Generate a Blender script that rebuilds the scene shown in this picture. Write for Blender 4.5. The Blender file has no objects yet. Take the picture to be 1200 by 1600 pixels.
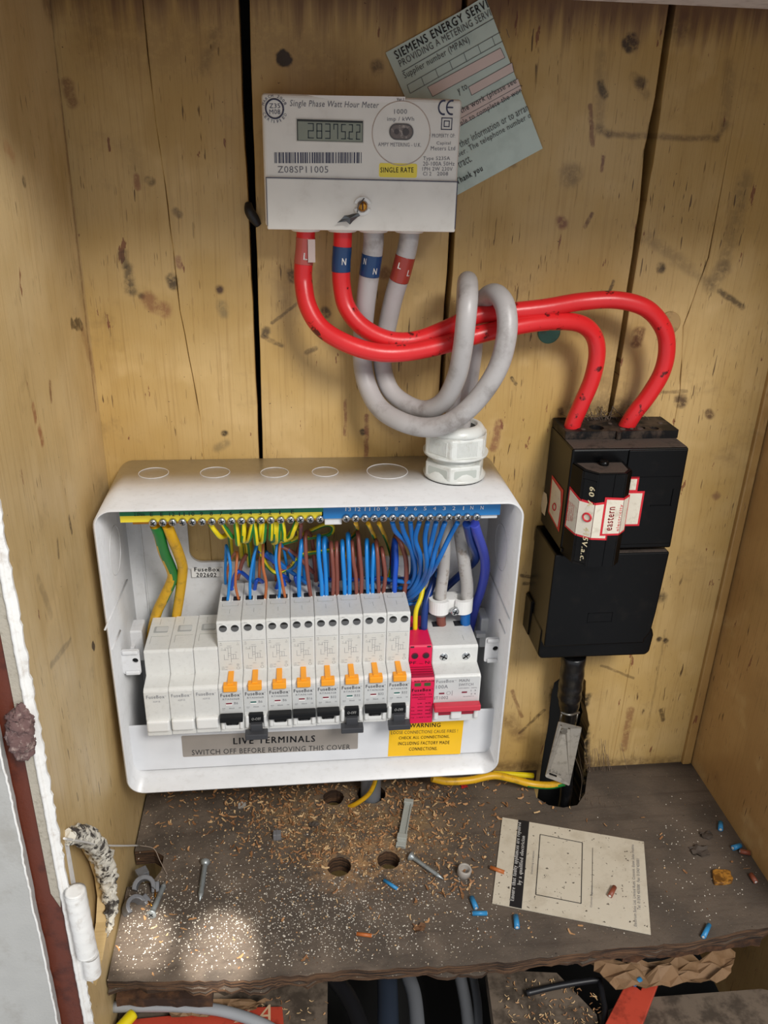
import bpy, bmesh, math, random
from mathutils import Vector, Matrix, noise as mnoise
random.seed(7)
SC = bpy.context.scene
COL = SC.collection

# ------------------------------------------------------------------ camera
CAM = Vector((-.02491, -.59393, .54117))
YAW, PITCH, ROLL, FPX = .1189, .42196, -.02728, 1288.54
def axes():
    cy, sy, cp, sp = math.cos(YAW), math.sin(YAW), math.cos(PITCH), math.sin(PITCH)
    f = Vector((sy*cp, cy*cp, -sp)); r = Vector((cy, -sy, 0)); d = f.cross(r)
    c, s = math.cos(ROLL), math.sin(ROLL)
    return c*r+s*d, -s*r+c*d, f
AR, AD, AF = axes()
cd = bpy.data.cameras.new('camera'); cam = bpy.data.objects.new('camera', cd); COL.objects.link(cam)
cd.sensor_fit = 'HORIZONTAL'; cd.sensor_width = 36; cd.lens = FPX/1200*36
cd.clip_start = .01; cd.clip_end = 20
m = Matrix((AR, -AD, -AF)).transposed().to_4x4(); m.translation = CAM
cam.matrix_world = m
SC.camera = cam

# ------------------------------------------------------------------ world, lights, exposure
SC.view_settings.view_transform = 'Standard'; SC.view_settings.look = 'None'
SC.view_settings.exposure = -0.1; SC.view_settings.gamma = 1
w = bpy.data.worlds.new('daylight'); SC.world = w; w.use_nodes = True
w.node_tree.nodes['Background'].inputs[0].default_value = (.93, .96, 1, 1)
w.node_tree.nodes['Background'].inputs[1].default_value = .66
def area_light(name, loc, target, size, power, color):
    l = bpy.data.lights.new(name, 'AREA'); l.shape = 'DISK'; l.size = size; l.energy = power; l.color = color
    o = bpy.data.objects.new(name, l); COL.objects.link(o); o.location = loc
    o.rotation_euler = (Vector(target)-Vector(loc)).to_track_quat('-Z', 'Y').to_euler(); return o
area_light('front_daylight', (.52, -1.36, 1.36), (.02, 0, .25), .5, 26, (1, .975, .93))  # soft area lamp standing in for open daylight from the front right
def spot(name, loc, target, ang, power, blend, rad):
    l = bpy.data.lights.new(name, 'SPOT'); l.spot_size = math.radians(ang); l.energy = power; l.spot_blend = blend
    l.color = (1, .95, .87); l.shadow_soft_size = rad
    o = bpy.data.objects.new(name, l); COL.objects.link(o); o.location = loc
    o.rotation_euler = (Vector(target)-Vector(loc)).to_track_quat('-Z', 'Y').to_euler(); return o

# ------------------------------------------------------------------ pixel -> place on a real plane
def P(px, py, y=None, x=None, z=None):
    v = AF + AR*(px-600)/FPX + AD*(py-800)/FPX
    if y is not None: t = (y-CAM.y)/v.y
    elif x is not None: t = (x-CAM.x)/v.x
    else: t = (z-CAM.z)/v.z
    return CAM + v*t
XL, XR = -.16376, .35169          # side walls
BX0, BX1, BZ0, BZ1, BD = -.1554, .1323, .0822, .3197, .0918   # consumer unit
FRONT = -.222                      # plane of the cupboard's front frame

# ------------------------------------------------------------------ materials
def lin(h):
    h = h.lstrip('#'); c = [int(h[i:i+2], 16)/255 for i in (0, 2, 4)]
    return tuple(x/12.92 if x <= .04045 else ((x+.055)/1.055)**2.4 for x in c)+(1,)
class S:                           # tiny wrapper: arithmetic on node sockets
    nt = None
    def __init__(s, k): s.k = k
    @staticmethod
    def m(op, *a, clamp=False):
        n = S.nt.nodes.new('ShaderNodeMath'); n.operation = op; n.use_clamp = clamp
        for i, v in enumerate(a):
            if isinstance(v, S): S.nt.links.new(v.k, n.inputs[i])
            else: n.inputs[i].default_value = v
        return S(n.outputs[0])
    def __add__(a, b): return S.m('ADD', a, b)
    def __sub__(a, b): return S.m('SUBTRACT', a, b)
    def __mul__(a, b): return S.m('MULTIPLY', a, b)
    def __rsub__(a, b): return S.m('SUBTRACT', b, a)
    __radd__ = __add__; __rmul__ = __mul__
def smooth(v, a, b, lo=0., hi=1.):
    n = S.nt.nodes.new('ShaderNodeMapRange'); n.interpolation_type = 'SMOOTHSTEP'
    S.nt.links.new(v.k, n.inputs[0]); n.inputs[1].default_value = a; n.inputs[2].default_value = b
    n.inputs[3].default_value = lo; n.inputs[4].default_value = hi
    return S(n.outputs[0])
def pos():
    g = S.nt.nodes.new('ShaderNodeNewGeometry'); s = S.nt.nodes.new('ShaderNodeSeparateXYZ')
    S.nt.links.new(g.outputs['Position'], s.inputs[0]); return [S(o) for o in s.outputs]
def objc():
    g = S.nt.nodes.new('ShaderNodeTexCoord'); s = S.nt.nodes.new('ShaderNodeSeparateXYZ')
    S.nt.links.new(g.outputs['Object'], s.inputs[0]); return [S(o) for o in s.outputs]
def vec(x, y, z=0.):
    n = S.nt.nodes.new('ShaderNodeCombineXYZ')
    for i, v in enumerate((x, y, z)):
        if isinstance(v, S): S.nt.links.new(v.k, n.inputs[i])
        else: n.inputs[i].default_value = v
    return n.outputs[0]
def nz(v, scale, detail=3, rough=.55):
    n = S.nt.nodes.new('ShaderNodeTexNoise'); S.nt.links.new(v, n.inputs['Vector'])
    n.inputs['Scale'].default_value = scale; n.inputs['Detail'].default_value = detail; n.inputs['Roughness'].default_value = rough
    return S(n.outputs[0])
class Cc:                          # colour chain
    def __init__(s, c):
        s.v = c
    def mix(s, fac, c):
        n = S.nt.nodes.new('ShaderNodeMix'); n.data_type = 'RGBA'
        if isinstance(fac, S): S.nt.links.new(fac.k, n.inputs[0])
        else: n.inputs[0].default_value = fac
        for i, v in ((6, s.v), (7, c)):
            if isinstance(v, tuple): n.inputs[i].default_value = v
            else: S.nt.links.new(v, n.inputs[i])
        s.v = n.outputs[2]; return s
def newmat(name):
    m_ = bpy.data.materials.new(name); m_.use_nodes = True; S.nt = m_.node_tree
    return m_, m_.node_tree.nodes['Principled BSDF']
def finish(b, col=None, rough=None, bump=None, bstr=.3, dist=.001):
    nt = S.nt
    if col is not None: nt.links.new(col.v, b.inputs['Base Color'])
    if rough is not None:
        if isinstance(rough, S): nt.links.new(rough.k, b.inputs['Roughness'])
        else: b.inputs['Roughness'].default_value = rough
    if bump is not None:
        n = nt.nodes.new('ShaderNodeBump'); n.inputs['Strength'].default_value = bstr; n.inputs['Distance'].default_value = dist
        nt.links.new(bump.k, n.inputs['Height']); nt.links.new(n.outputs[0], b.inputs['Normal'])
MATS = {}
def M(name, hexc, rough=.5, metal=0., dirt=None, dirts=.5, dscale=120., bump=0., bscale=600., spec=.5, thr=(.5, .7)):
    if name in MATS: return MATS[name]
    m_, b = newmat(name)
    b.inputs['Metallic'].default_value = metal; b.inputs['Specular IOR Level'].default_value = spec
    p = pos(); v = vec(*p)
    col = Cc(lin(hexc)); c0 = lin(hexc)
    col.mix(smooth(nz(v, 60, 2), .3, .7)*.5, tuple(x*.9 for x in c0[:3])+(1,))
    if dirt: col.mix(smooth(nz(v, dscale, 5, .65), *thr)*dirts, lin(dirt))
    bp = nz(v, bscale, 3) if bump else None
    finish(b, col, rough, bp, bump, .0005)
    MATS[name] = m_; return m_

def vm(op, *a, out=0):
    n = S.nt.nodes.new('ShaderNodeVectorMath'); n.operation = op; j = 0
    for v in a:
        i = 3 if (op == 'SCALE' and j == 1) else j
        if isinstance(v, (tuple, float)): n.inputs[i].default_value = v
        else: S.nt.links.new(v, n.inputs[i])
        j += 1
    return n.outputs[out]
def segv(uv, a, b, wd, soft=.5):
    """mask of a stroke from a to b (plane coords), half width wd"""
    dx, dz = b[0]-a[0], b[1]-a[1]; L2 = dx*dx+dz*dz+1e-12
    if L2 < (wd*.4)**2: d = vm('DISTANCE', uv, (a[0], a[1], 0.), out=1)
    else:
        q = vm('SUBTRACT', uv, (a[0], a[1], 0.))
        t = S.m('ADD', S(vm('DOT_PRODUCT', q, (dx/L2, dz/L2, 0.), out=1)), 0., clamp=True)
        d = vm('DISTANCE', q, vm('SCALE', (dx, dz, 0.), t.k), out=1)
    return smooth(S(d), wd*soft, wd*(2-soft), 1., 0.)
def seg(u, v, a, b, wd, soft=.5): return segv(vec(u, v, 0.), a, b, wd, soft)

def painted_wood(name, U, V, marks=(), top=None, tone='#c8a972', tone2='#b99759', wear=1.):
    """U across the grain, V along it: indices into world position; marks in plane coordinates"""
    m_, b = newmat(name); p = pos(); u, v = p[U], p[V]
    wob = nz(vec(u*3., v*1., 1.), 4, 2)*.012
    ug = u+wob
    lowf = nz(vec(u, v, 0.), 9, 3); lowf2 = nz(vec(u*2., v*.6, 5.), 14, 4)
    col = Cc(lin(tone)).mix(smooth(lowf, .35, .65), lin(tone2)).mix(smooth(lowf2, .5, .75)*.45, lin('#a9884e')).mix(smooth(nz(vec(u, v, 3.), 22, 3), .55, .7)*.3, lin('#dfc08a'))
    gr = nz(vec(ug*480., v*9., 0.), 1, 3, .6)
    col.mix(smooth(gr, .5, .72)*.28, lin('#8d6a38'))
    gr2 = nz(vec(ug*900., v*30., 2.), 1, 2)
    region = smooth(nz(vec(u*3., v*1.5, 9.), 6, 2), .46, .6)
    # cracked paint: short dark slits along the grain
    slit = smooth(nz(vec(ug*430., v*42., 4.), 1, 2, .5), .665, .70)*(region*.8+.2)
    col.mix(slit*.85, lin('#452c1b'))
    fine = smooth(nz(vec(ug*1150., v*70., 14.), 1, 2, .5), .63, .70)*(region*.7+.15)
    col.mix(fine*.55, lin('#6b4a2c'))
    # chips to red-brown undercoat
    chip = smooth(nz(vec(ug*95., v*22., 7.), 1, 5, .62), .685-.02*wear, .695-.02*wear)
    col.mix(chip*.85, lin('#7d4a33'))
    speck = smooth(nz(vec(u, v, 11.), 330, 2), .735, .77)
    col.mix(speck*.8, lin('#3c2a1c'))
    scr = smooth(nz(vec(u*60., v*60.+u*90., 17.), 1, 4, .6), .72, .75)
    col.mix(scr*.4, lin('#584028'))
    smudge = smooth(nz(vec(u, v, 21.), 17, 5, .7), .56, .78)
    col.mix(smudge*.42, lin('#6e5638'))
    pit = nz(vec(u, v, 31.), 160, 4, .7)
    j0 = nz(vec(u, v, 2.), 90, 3)-.5; j1 = nz(vec(u, v, 6.), 90, 3)-.5; pm = smooth(pit, .34, .56, .35, 1.)
    small = vec(u+j0*.0035, v+j1*.0035, 0.); big = vec(u+j0*.008, v+j1*.008, 0.)
    for (a, c, wd, st, hexc, soft) in marks:
        k = segv(small if wd < .0035 else big, a, c, wd, soft)*st
        if soft < .75: k = k*pm
        col.mix(k, lin(hexc))
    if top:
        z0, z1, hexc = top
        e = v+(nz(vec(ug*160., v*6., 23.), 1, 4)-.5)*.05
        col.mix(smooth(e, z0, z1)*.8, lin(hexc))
    h = gr*.35+gr2*.15-slit*1.2-chip*.7
    finish(b, col, smooth(lowf2, .3, .7, .36, .6), h, .38, .0012)
    MATS[name] = m_; return m_

# ------------------------------------------------------------------ mesh builder
class B:
    def __init__(s, *mats): s.v = []; s.f = []; s.mi = []; s.sm = []; s.mats = list(mats); s.cur = 0; s.smooth = False
    def mat(s, m_):
        if m_ not in s.mats: s.mats.append(m_)
        s.cur = s.mats.index(m_); return s
    def add(s, vs, fs, smooth=None, mis=None):
        o = len(s.v); s.v += [Vector(v) for v in vs]
        for i, f in enumerate(fs):
            s.f.append([o+k for k in f]); s.mi.append(s.cur if mis is None else mis[i]); s.sm.append(s.smooth if smooth is None else smooth)
        return s
    def bm(s, bm, smooth=None):
        bm.verts.index_update()
        s.add([v.co.copy() for v in bm.verts], [[v.index for v in f.verts] for f in bm.faces], smooth); bm.free(); return s
    def box(s, x0, x1, y0, y1, z0, z1, bev=0., seg=2, rot=None):
        bm = bmesh.new(); bmesh.ops.create_cube(bm, size=1)
        c = Vector(((x0+x1)/2, (y0+y1)/2, (z0+z1)/2)); d = (abs(x1-x0), abs(y1-y0), abs(z1-z0))
        for v in bm.verts: v.co = Vector((v.co.x*d[0], v.co.y*d[1], v.co.z*d[2]))
        if bev: bmesh.ops.bevel(bm, geom=bm.edges[:], offset=min(bev, min(d)*.45), segments=seg, affect='EDGES', profile=.5)
        for v in bm.verts: v.co = (rot @ v.co if rot else v.co)+c
        return s.bm(bm, False)
    def prism(s, poly, O, u, v, depth, bev=0., bseg=2):
        """poly in (u,v) extruded along -(u x v) by depth; front face at O"""
        u, v = Vector(u), Vector(v); n = u.cross(v).normalized(); O = Vector(O)
        bm = bmesh.new()
        a = [bm.verts.new(O+u*p+v*q) for p, q in poly]; c = [bm.verts.new(O+u*p+v*q-n*depth) for p, q in poly]
        k = len(poly)
        bm.faces.new(a); bm.faces.new(c[::-1])
        for i in range(k): bm.faces.new((a[i], c[i], c[(i+1) % k], a[(i+1) % k]))
        bmesh.ops.recalc_face_normals(bm, faces=bm.faces)
        if bev: bmesh.ops.bevel(bm, geom=bm.edges[:], offset=bev, segments=bseg, affect='EDGES', profile=.5, clamp_overlap=True)
        return s.bm(bm, False)
    def lathe(s, prof, O, axis=(0, 0, 1), n=24, smooth=True, sides=None):
        ax = Vector(axis).normalized(); t = ax.orthogonal().normalized(); q = ax.cross(t); O = Vector(O); vs = []; fs = []
        for r, h in prof:
            for i in range(n):
                a = 2*math.pi*i/n; vs.append(O+ax*h+(t*math.cos(a)+q*math.sin(a))*r)
        for j in range(len(prof)-1):
            for i in range(n):
                i2 = (i+1) % n; fs.append((j*n+i, j*n+i2, (j+1)*n+i2, (j+1)*n+i))
        fs.append(tuple(range(n))[::-1]); fs.append(tuple((len(prof)-1)*n+i for i in range(n)))
        s.add(vs, fs[:-2], smooth); o = len(s.v)-len(vs)
        s.f += [[o+k for k in f] for f in fs[-2:]]; s.mi += [s.cur]*2; s.sm += [False]*2
        return s
    def tube(s, pts, r, n=12, sub=8, stripe=None, rfun=None, caps=True, spline=True, flat=1.):
        pts = [Vector(p) for p in pts]
        Pn = []
        if spline and len(pts) > 2:
            ext = [pts[0]*2-pts[1]]+pts+[pts[-1]*2-pts[-2]]
            for i in range(1, len(ext)-2):
                p0, p1, p2, p3 = ext[i-1:i+3]
                for k in range(sub):
                    t = k/sub; Pn.append(.5*((2*p1)+(p2-p0)*t+(2*p0-5*p1+4*p2-p3)*t*t+(3*p1-p0-3*p2+p3)*t**3))
            Pn.append(pts[-1])
        else: Pn = pts
        T = [(Pn[min(i+1, len(Pn)-1)]-Pn[max(i-1, 0)]).normalized() for i in range(len(Pn))]
        nrm = T[0].orthogonal().normalized() if abs(T[0].y) > .9 else (Vector((0, -1, 0))-T[0]*T[0].dot(Vector((0, -1, 0)))).normalized()
        vs, fs, mis = [], [], []; L = len(Pn)
        for i in range(L):
            if i: nrm = (nrm-T[i]*nrm.dot(T[i])).normalized()
            bn = T[i].cross(nrm); rr = r*(rfun(i/(L-1)) if rfun else 1)
            for k in range(n):
                a = 2*math.pi*k/n; vs.append(Pn[i]+nrm*math.cos(a)*rr*flat+bn*math.sin(a)*rr)
        for i in range(L-1):
            for k in range(n):
                k2 = (k+1) % n; fs.append((i*n+k, i*n+k2, (i+1)*n+k2, (i+1)*n+k))
                if stripe:
                    m2, w0, w1, tw = stripe
                    a = (k/n+tw*i/L-w0) % 1; mis.append(s.mats.index(m2) if a < w1-w0 else s.cur)
                else: mis.append(s.cur)
        s.add(vs, fs, True, mis)
        if caps:
            o = len(s.v)-len(vs)
            s.f += [[o+k for k in range(n)][::-1], [o+(L-1)*n+k for k in range(n)]]; s.mi += [s.cur]*2; s.sm += [False]*2
        s.path = Pn
        return s
    def filled(s, outlines, O, u, v, depth):
        """plate with holes: outlines[0] outer, rest holes; front at O"""
        u, v = Vector(u), Vector(v); n = u.cross(v).normalized(); O = Vector(O)
        cu = bpy.data.curves.new('tmp', 'CURVE'); cu.dimensions = '2D'; cu.fill_mode = 'BOTH'; cu.extrude = depth*500
        for ol in outlines:
            sp = cu.splines.new('POLY'); sp.points.add(len(ol)-1); sp.use_cyclic_u = True
            for q, (a, b_) in zip(sp.points, ol): q.co = (a*1000, b_*1000, 0, 1)
        ob = bpy.data.objects.new('tmp', cu); me = ob.to_mesh()
        s.add([O+u*(q.co.x/1000)+v*(q.co.y/1000)+n*(q.co.z/1000-depth/2) for q in me.vertices], [list(p.vertices) for p in me.polygons], False)
        ob.to_mesh_clear(); bpy.data.objects.remove(ob); bpy.data.curves.remove(cu); return s
    def text(s, body, O, u, v, width, height, bold=0., shear=0., depth=0.):
        """lettering scaled to exactly width x height; O = lower left corner"""
        u, v, O = Vector(u), Vector(v), Vector(O)
        cu = bpy.data.curves.new('tmp', 'FONT'); cu.body = body; cu.size = 1; cu.resolution_u = 2; cu.shear = shear; cu.space_character = 1.08+max(0, bold)*5
        ob = bpy.data.objects.new('tmp', cu); me = ob.to_mesh()
        if len(me.vertices):
            xs = [q.co.x for q in me.vertices]; ys = [q.co.y for q in me.vertices]
            sx = width/max(1e-6, max(xs)-min(xs)); sy = height/max(1e-6, max(ys)-min(ys)) if height else sx
            for k in ((-1, 1) if bold > 0 else (0,)):
                s.add([O+u*((q.co.x-min(xs)+k*(bold*.9+.006))*sx)+v*((q.co.y-min(ys)+k*.008)*sy) for q in me.vertices], [list(p.vertices) for p in me.polygons], False)
        ob.to_mesh_clear(); bpy.data.objects.remove(ob); bpy.data.curves.remove(cu); return s
    def tpx(s, body, x0, x1, yb, hpx, y, bold=0., shear=0., dy=0.):
        """lettering on a plane parallel to the back wall; the ends and baseline measured in the photo"""
        a = P(x0, yb, y=y); b_ = P(x1, yb+dy, y=y); c = P(x0, yb-hpx, y=y)
        u = (b_-a).normalized(); v = Vector((-u.z, 0, u.x))
        return s.text(body, a, u, v, (b_-a).length, (c-a).z, bold, shear)
    def quad(s, a, b_, c, d): return s.add([a, b_, c, d], [(0, 1, 2, 3)], False)
    def build(s, name, parent=None, origin=None, mat=None):
        me = bpy.data.meshes.new(name); o0 = Vector(origin) if origin is not None else (ORG.get(parent, Vector()) if parent else Vector())
        me.from_pydata([tuple(v-o0) for v in s.v], [], s.f)
        for m_ in s.mats: me.materials.append(m_)
        for p, mi, sm in zip(me.polygons, s.mi, s.sm): p.material_index = mi; p.use_smooth = sm
        me.validate(); me.update()
        o = bpy.data.objects.new(name, me); COL.objects.link(o)
        if parent: o.parent = parent; ORG[o] = o0
        else: o.location = o0; ORG[o] = o0
        return o
ORG = {}
def tag(o, label, cat, group=None):
    o['label'] = label; o['category'] = cat
    if group: o['group'] = group
    return o
def struct(o, label=None):
    o['kind'] = 'structure'
    if label: o['label'] = label; o['category'] = label.split()[-1]
    return o
def thing(name, loc, label, cat, group=None):
    o = bpy.data.objects.new(name, None); o.empty_display_size = .01; COL.objects.link(o); o.location = loc; ORG[o] = Vector(loc)
    return tag(o, label, cat, group)
X1, Z1, Y1 = Vector((1, 0, 0)), Vector((0, 0, 1)), Vector((0, 1, 0))
def circ(cx, cy, r, n=28, jag=0.):
    return [(cx+r*math.cos(2*math.pi*i/n)*(1+random.uniform(-jag, jag)), cy+r*math.sin(2*math.pi*i/n)*(1+random.uniform(-jag, jag))) for i in range(n)]
def rrect(x0, x1, y0, y1, r, n=8):
    o = []
    for cx, cy, a0 in ((x1-r, y1-r, 0), (x0+r, y1-r, 90), (x0+r, y0+r, 180), (x1-r, y0+r, 270)):
        for i in range(n+1):
            a = math.radians(a0+90*i/n); o.append((cx+r*math.cos(a), cy+r*math.sin(a)))
    return o

# ------------------------------------------------------------------ palette
WHITE = M('white_enclosure', '#dcdcdd', .32, dirt='#a9a49c', dirts=.18, dscale=200, spec=.5)
MODULE = M('module_plastic', '#d9d9d6', .42, dirt='#b9b8b2', dirts=.3, dscale=300)
METERW = M('meter_plastic', '#e9e4dc', .4, dirt='#b5a898', dirts=.3, dscale=60, thr=(.55, .8))
BLACK = M('black_plastic', '#060607', .3, dirt='#1c1815', dirts=.45, dscale=70, spec=.22, thr=(.52, .75))
BLACKD = M('dusty_black', '#0d0c0e', .6, dirt='#4a3d34', dirts=.8, dscale=70, thr=(.45, .66), spec=.25)
DUST = M('dusty_top', '#4a3f38', .85, dirt='#211b18', dirts=.8, dscale=110, bump=.4)
DARK = M('dark_void', '#050505', .9)
INK = M('black_ink', '#15151a', .6); INKG = M('grey_ink', '#77777c', .6); INKW = M('white_ink', '#f4f2ee', .6); INKL = M('faded_ink', '#8f8f92', .6)
INKP = M('purple_ink', '#3a3c55', .6)
REDC = M('red_cable', '#d9262a', .33, dirt='#3a1210', dirts=.9, dscale=85, thr=(.60, .66), bump=.15, bscale=200)
GREYC = M('grey_cable', '#b1adac', .4, dirt='#6f6660', dirts=.8, dscale=45, thr=(.48, .8), bump=.15, bscale=200)
GREYD = M('grey_cable_inside', '#b8b4b0', .5, dirt='#7d6a58', dirts=.8, dscale=160, thr=(.52, .72))
BLUE = M('blue_insulation', '#1a86d8', .32); BLUE2 = M('mid_blue_insulation', '#1267b5', .35); BLUE3 = M('royal_blue_insulation', '#1450c0', .33)
PURP = M('violet_blue_insulation', '#3a47b0', .38); NAVY = M('navy_insulation', '#12347a', .35)
BROWN = M('brown_insulation', '#83483c', .36); TAN = M('light_brown_insulation', '#b8683a', .38)
YEL = M('yellow_insulation', '#e5cf17', .35); YELD = M('deep_yellow_insulation', '#dca91a', .4, dirt='#8a6a20', dirts=.5, dscale=120); GRN = M('green_insulation', '#1f7a35', .4)
STEEL = M('zinc_steel', '#c9cbcd', .22, 1.); ZINC = M('zinc_screw', '#a9b0b2', .35, .55, dirt='#5a5a55', dirts=.5)
BRASS = M('brass', '#c48a3a', .3, 1.)
YLAB = M('yellow_label', '#f6e03a', .4); GLAB = M('green_label', '#0d7a4f', .4); BLAB = M('blue_label', '#1f78bd', .4); ALAB = M('amber_label', '#f2bd0c', .4)
SILV = M('silver_label', '#a39b93', .32, .35); MAG = M('magenta_plastic', '#e0144e', .4); ORANGE = M('orange_button', '#fba524', .4)
REDT = M('red_toggle', '#cf3548', .4); REDDK = M('red_toggle_dark', '#a01f33', .4)
GLANDM = M('gland_plastic', '#d8dad6', .33, dirt='#b3aea2', dirts=.4, dscale=150)
CLAMPW = M('nylon_clamp', '#ecebe8', .4)
LRED = M('label_red', '#cf2230', .45); LWHT = M('label_white', '#e4dccb', .5, dirt='#a8977e', dirts=.4, dscale=150)
PAINTW = M('white_gloss_paint', '#f4f2ee', .4, dirt='#b9ada0', dirts=.5, dscale=120, bump=.5, bscale=250)
TOGB = M('black_toggle', '#131416', .38, spec=.3); TOGG = M('grey_toggle', '#3d3e42', .42)

# ------------------------------------------------------------------ structure: back wall planks
def W0(px, py): q = P(px, py, y=0); return (q.x, q.z)
def mk(x1, y1, x2, y2, wd, st=.8, c='#3a2618', soft=.5): return (W0(x1, y1), W0(x2, y2), wd/1000, st, c, soft)
marks = [
 mk(443, 91, 444, 92, 4.6, .95, '#1e1a1c', .8), mk(985, 67, 986, 68, 5.5, .9, '#1f1a1c', .7), mk(1000, 130, 1001, 132, 4, .7, '#36221a'),
 mk(1065, 40, 1068, 42, 9, .5, '#2c2426', .3), mk(990, 120, 1010, 150, 3, .3), mk(938, 130, 945, 150, 2.4, .8, '#241c18', .4),
 mk(892, 275, 893, 278, 7, .55, '#4d3723', .3), mk(922, 165, 926, 225, 1.6, .7, '#6b3b2e'), mk(876, 345, 879, 350, 3.4, .8, '#74402f'),
 mk(943, 245, 941, 265, 1.2, .8, '#6b3b2e'), mk(915, 355, 925, 335, 1.4, .8, '#5a3326'), mk(958, 440, 952, 455, 1.4, .8, '#35241a'),
 mk(940, 85, 936, 200, 3.4, .3, '#4a3a2a', .1), mk(936, 200, 950, 210, 2.2, .5, '#3a2c20', .2), mk(950, 210, 1120, 217, 1.8, .55, '#4a3526', .2), mk(1120, 217, 1135, 195, 2, .45, '#4a3526', .2), mk(1135, 195, 1140, 100, 3.5, .3, '#4a3526', .1),
 mk(1165, 280, 1130, 420, 5, .4, '#4e3f2e', .1), mk(1130, 420, 1112, 445, 5, .45, '#40342a', .1), mk(1112, 445, 1010, 370, 3.6, .33, '#4a3a2a', .1), mk(1125, 455, 1160, 480, 2, .75, '#33261e', .4),
 mk(1033, 419, 1034, 421, 3.4, .85, '#2c1e16'), mk(998, 520, 996, 535, 4, .8, '#5c2f1f'), mk(866, 683, 950, 678, 1.2, .6), mk(876, 645, 876, 640, 2.5, .7),
 mk(1063, 625, 1066, 630, 4, .85, '#39201a'), mk(1030, 613, 1072, 612, 1.4, .5), mk(1107, 645, 1110, 650, 3, .8, '#43251b'), mk(1118, 774, 1120, 776, 3, .7, '#7a5340'),
 mk(1033, 934, 1034, 936, 4.5, .75, '#251a14', .3), mk(1030, 999, 1031, 1000, 2.6, .9, '#2a1a12'), mk(1040, 1001, 1041, 1002, 2.4, .9, '#2a1a12'), mk(1033, 1110, 1036, 1125, 2, .7),
 mk(1040, 985, 1012, 1140, 1, .25), mk(906, 1135, 914, 1260, 8, .96, '#100c0a', .6), mk(866, 1075, 868, 1130, 4, .9, '#120d0b', .4), mk(915, 1090, 905, 1130, 4, .9, '#120d0b', .4), mk(910, 1240, 905, 1500, 14, .97, '#100c0a', .7),
 mk(985, 1110, 975, 1170, 3.4, .6, '#7a4630'), mk(780, 660, 772, 700, 3, .7, '#7d4632'), mk(800, 590, 806, 600, 1.2, .8, '#24180f'),
 mk(455, 428, 457, 436, 3.2, .8, '#3b2a1c'), mk(508, 486, 509, 490, 3, .85, '#2c1e14'), mk(425, 505, 470, 470, 1.1, .6), mk(410, 525, 440, 540, 1.5, .6), mk(480, 550, 492, 545, 1.8, .6), mk(566, 674, 567, 676, 2.2, .9, '#251710'), mk(573, 650, 572, 720, 1.6, .8, '#7a4632'), mk(540, 625, 539, 680, 1.1, .7, '#7a4632'),
 mk(415, 520, 416, 522, 3.6, .8, '#2f2116'), mk(600, 430, 604, 425, 4, .6, '#6b3a24'), mk(440, 445, 450, 470, 8, .18, '#4a3a2a', .1),
 mk(200, 420, 205, 455, 3.5, .7, '#3a3229', .3), mk(192, 395, 195, 415, 2.6, .6, '#3a3229', .3), mk(221, 463, 222, 465, 2.4, .8, '#2f241a'), mk(268, 435, 270, 445, 3.4, .85, '#2e2218'), mk(230, 468, 256, 485, 5, .75, '#8a5a3a'), mk(343, 452, 344, 454, 2.8, .9, '#3a1c14'), mk(347, 478, 350, 490, 3.6, .5, '#54503e', .3), mk(278, 405, 280, 415, 2.4, .7, '#8a5a48'),
 mk(351, 677, 352, 678, 2.4, .9, '#241810'), mk(353, 693, 340, 700, 3, .5, '#6b6048', .3), mk(213, 275, 215, 295, 1.8, .7, '#8a5038'), mk(232, 281, 236, 284, 2.4, .7, '#33291d'), mk(218, 275, 200, 230, 6, .2, '#6b5838', .1), mk(105, 130, 112, 160, 3.4, .65, '#6b3f28'), mk(275, 330, 280, 335, 2.2, .6), mk(335, 50, 318, 110, 3, .35, '#4a3a2a', .2),
 mk(150, 60, 350, 70, 16, .24, '#6b4a2e', .05), mk(420, 50, 520, 100, 14, .25, '#5e4430', .05), mk(590, 105, 591, 107, 4, .7, '#3a2a20', .3), mk(795, 250, 800, 255, 3, .5, '#4a3020', .3),
 mk(815, 900, 840, 902, 1.6, .8), mk(818, 912, 838, 913, 1.5, .7), mk(812, 1145, 850, 1110, 1.5, .7, '#3b271a'), mk(795, 1125, 812, 1150, 6, .5, '#5a3a24', .2), mk(800, 1080, 815, 1120, 1.6, .6, '#6b3f28'),
 mk(225, 1215, 1080, 1190, 6, .55, '#4a2f1e', .1), mk(940, 1040, 990, 1060, 1.2, .5),
 mk(960, 560, 950, 640, 10, .2, '#4a3a28', .05), mk(900, 640, 1000, 640, 9, .55, '#33271e', .1),
]
def near(mk_, x0, x1): return [q for q in mk_ if min(q[0][0], q[1][0])-q[2]-.004 < x1 and max(q[0][0], q[1][0])+q[2]+.004 > x0]
b = B()
ZT, ZB = .70, -.16
def crackline(pts): return [W0(*p) for p in pts]
edges = [   # boundaries between boards as (left side, right side) polylines from bottom to top
 ([(XL-.02, ZB), (XL-.02, ZT)], None),
]
gL = [(-.0500, ZB), (-.0504, .32), (-.0508, .42), (-.0512, .50), (-.0522, .56), (-.0526, ZT)]
gLr = [(-.0470, ZB), (-.0474, .32), (-.0470, .42), (-.0462, .50), (-.0458, .56), (-.0448, ZT)]
gM = [(.0850, ZB), (.0855, .37), (.0862, .48), (.0868, ZT)]; gMr = [(.0876, ZB), (.0890, .37), (.0906, .48), (.0899, ZT)]
gR = [(.203, ZB), (.203, .0), (.2045, .055), (.2035, .085), (.205, .1), (.2185, .112), (.2185, .33), (.2198, .37), (.2202, .43), (.2210, .5), (.2188, .54), (.2212, .58), (.2212, ZT)]
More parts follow.
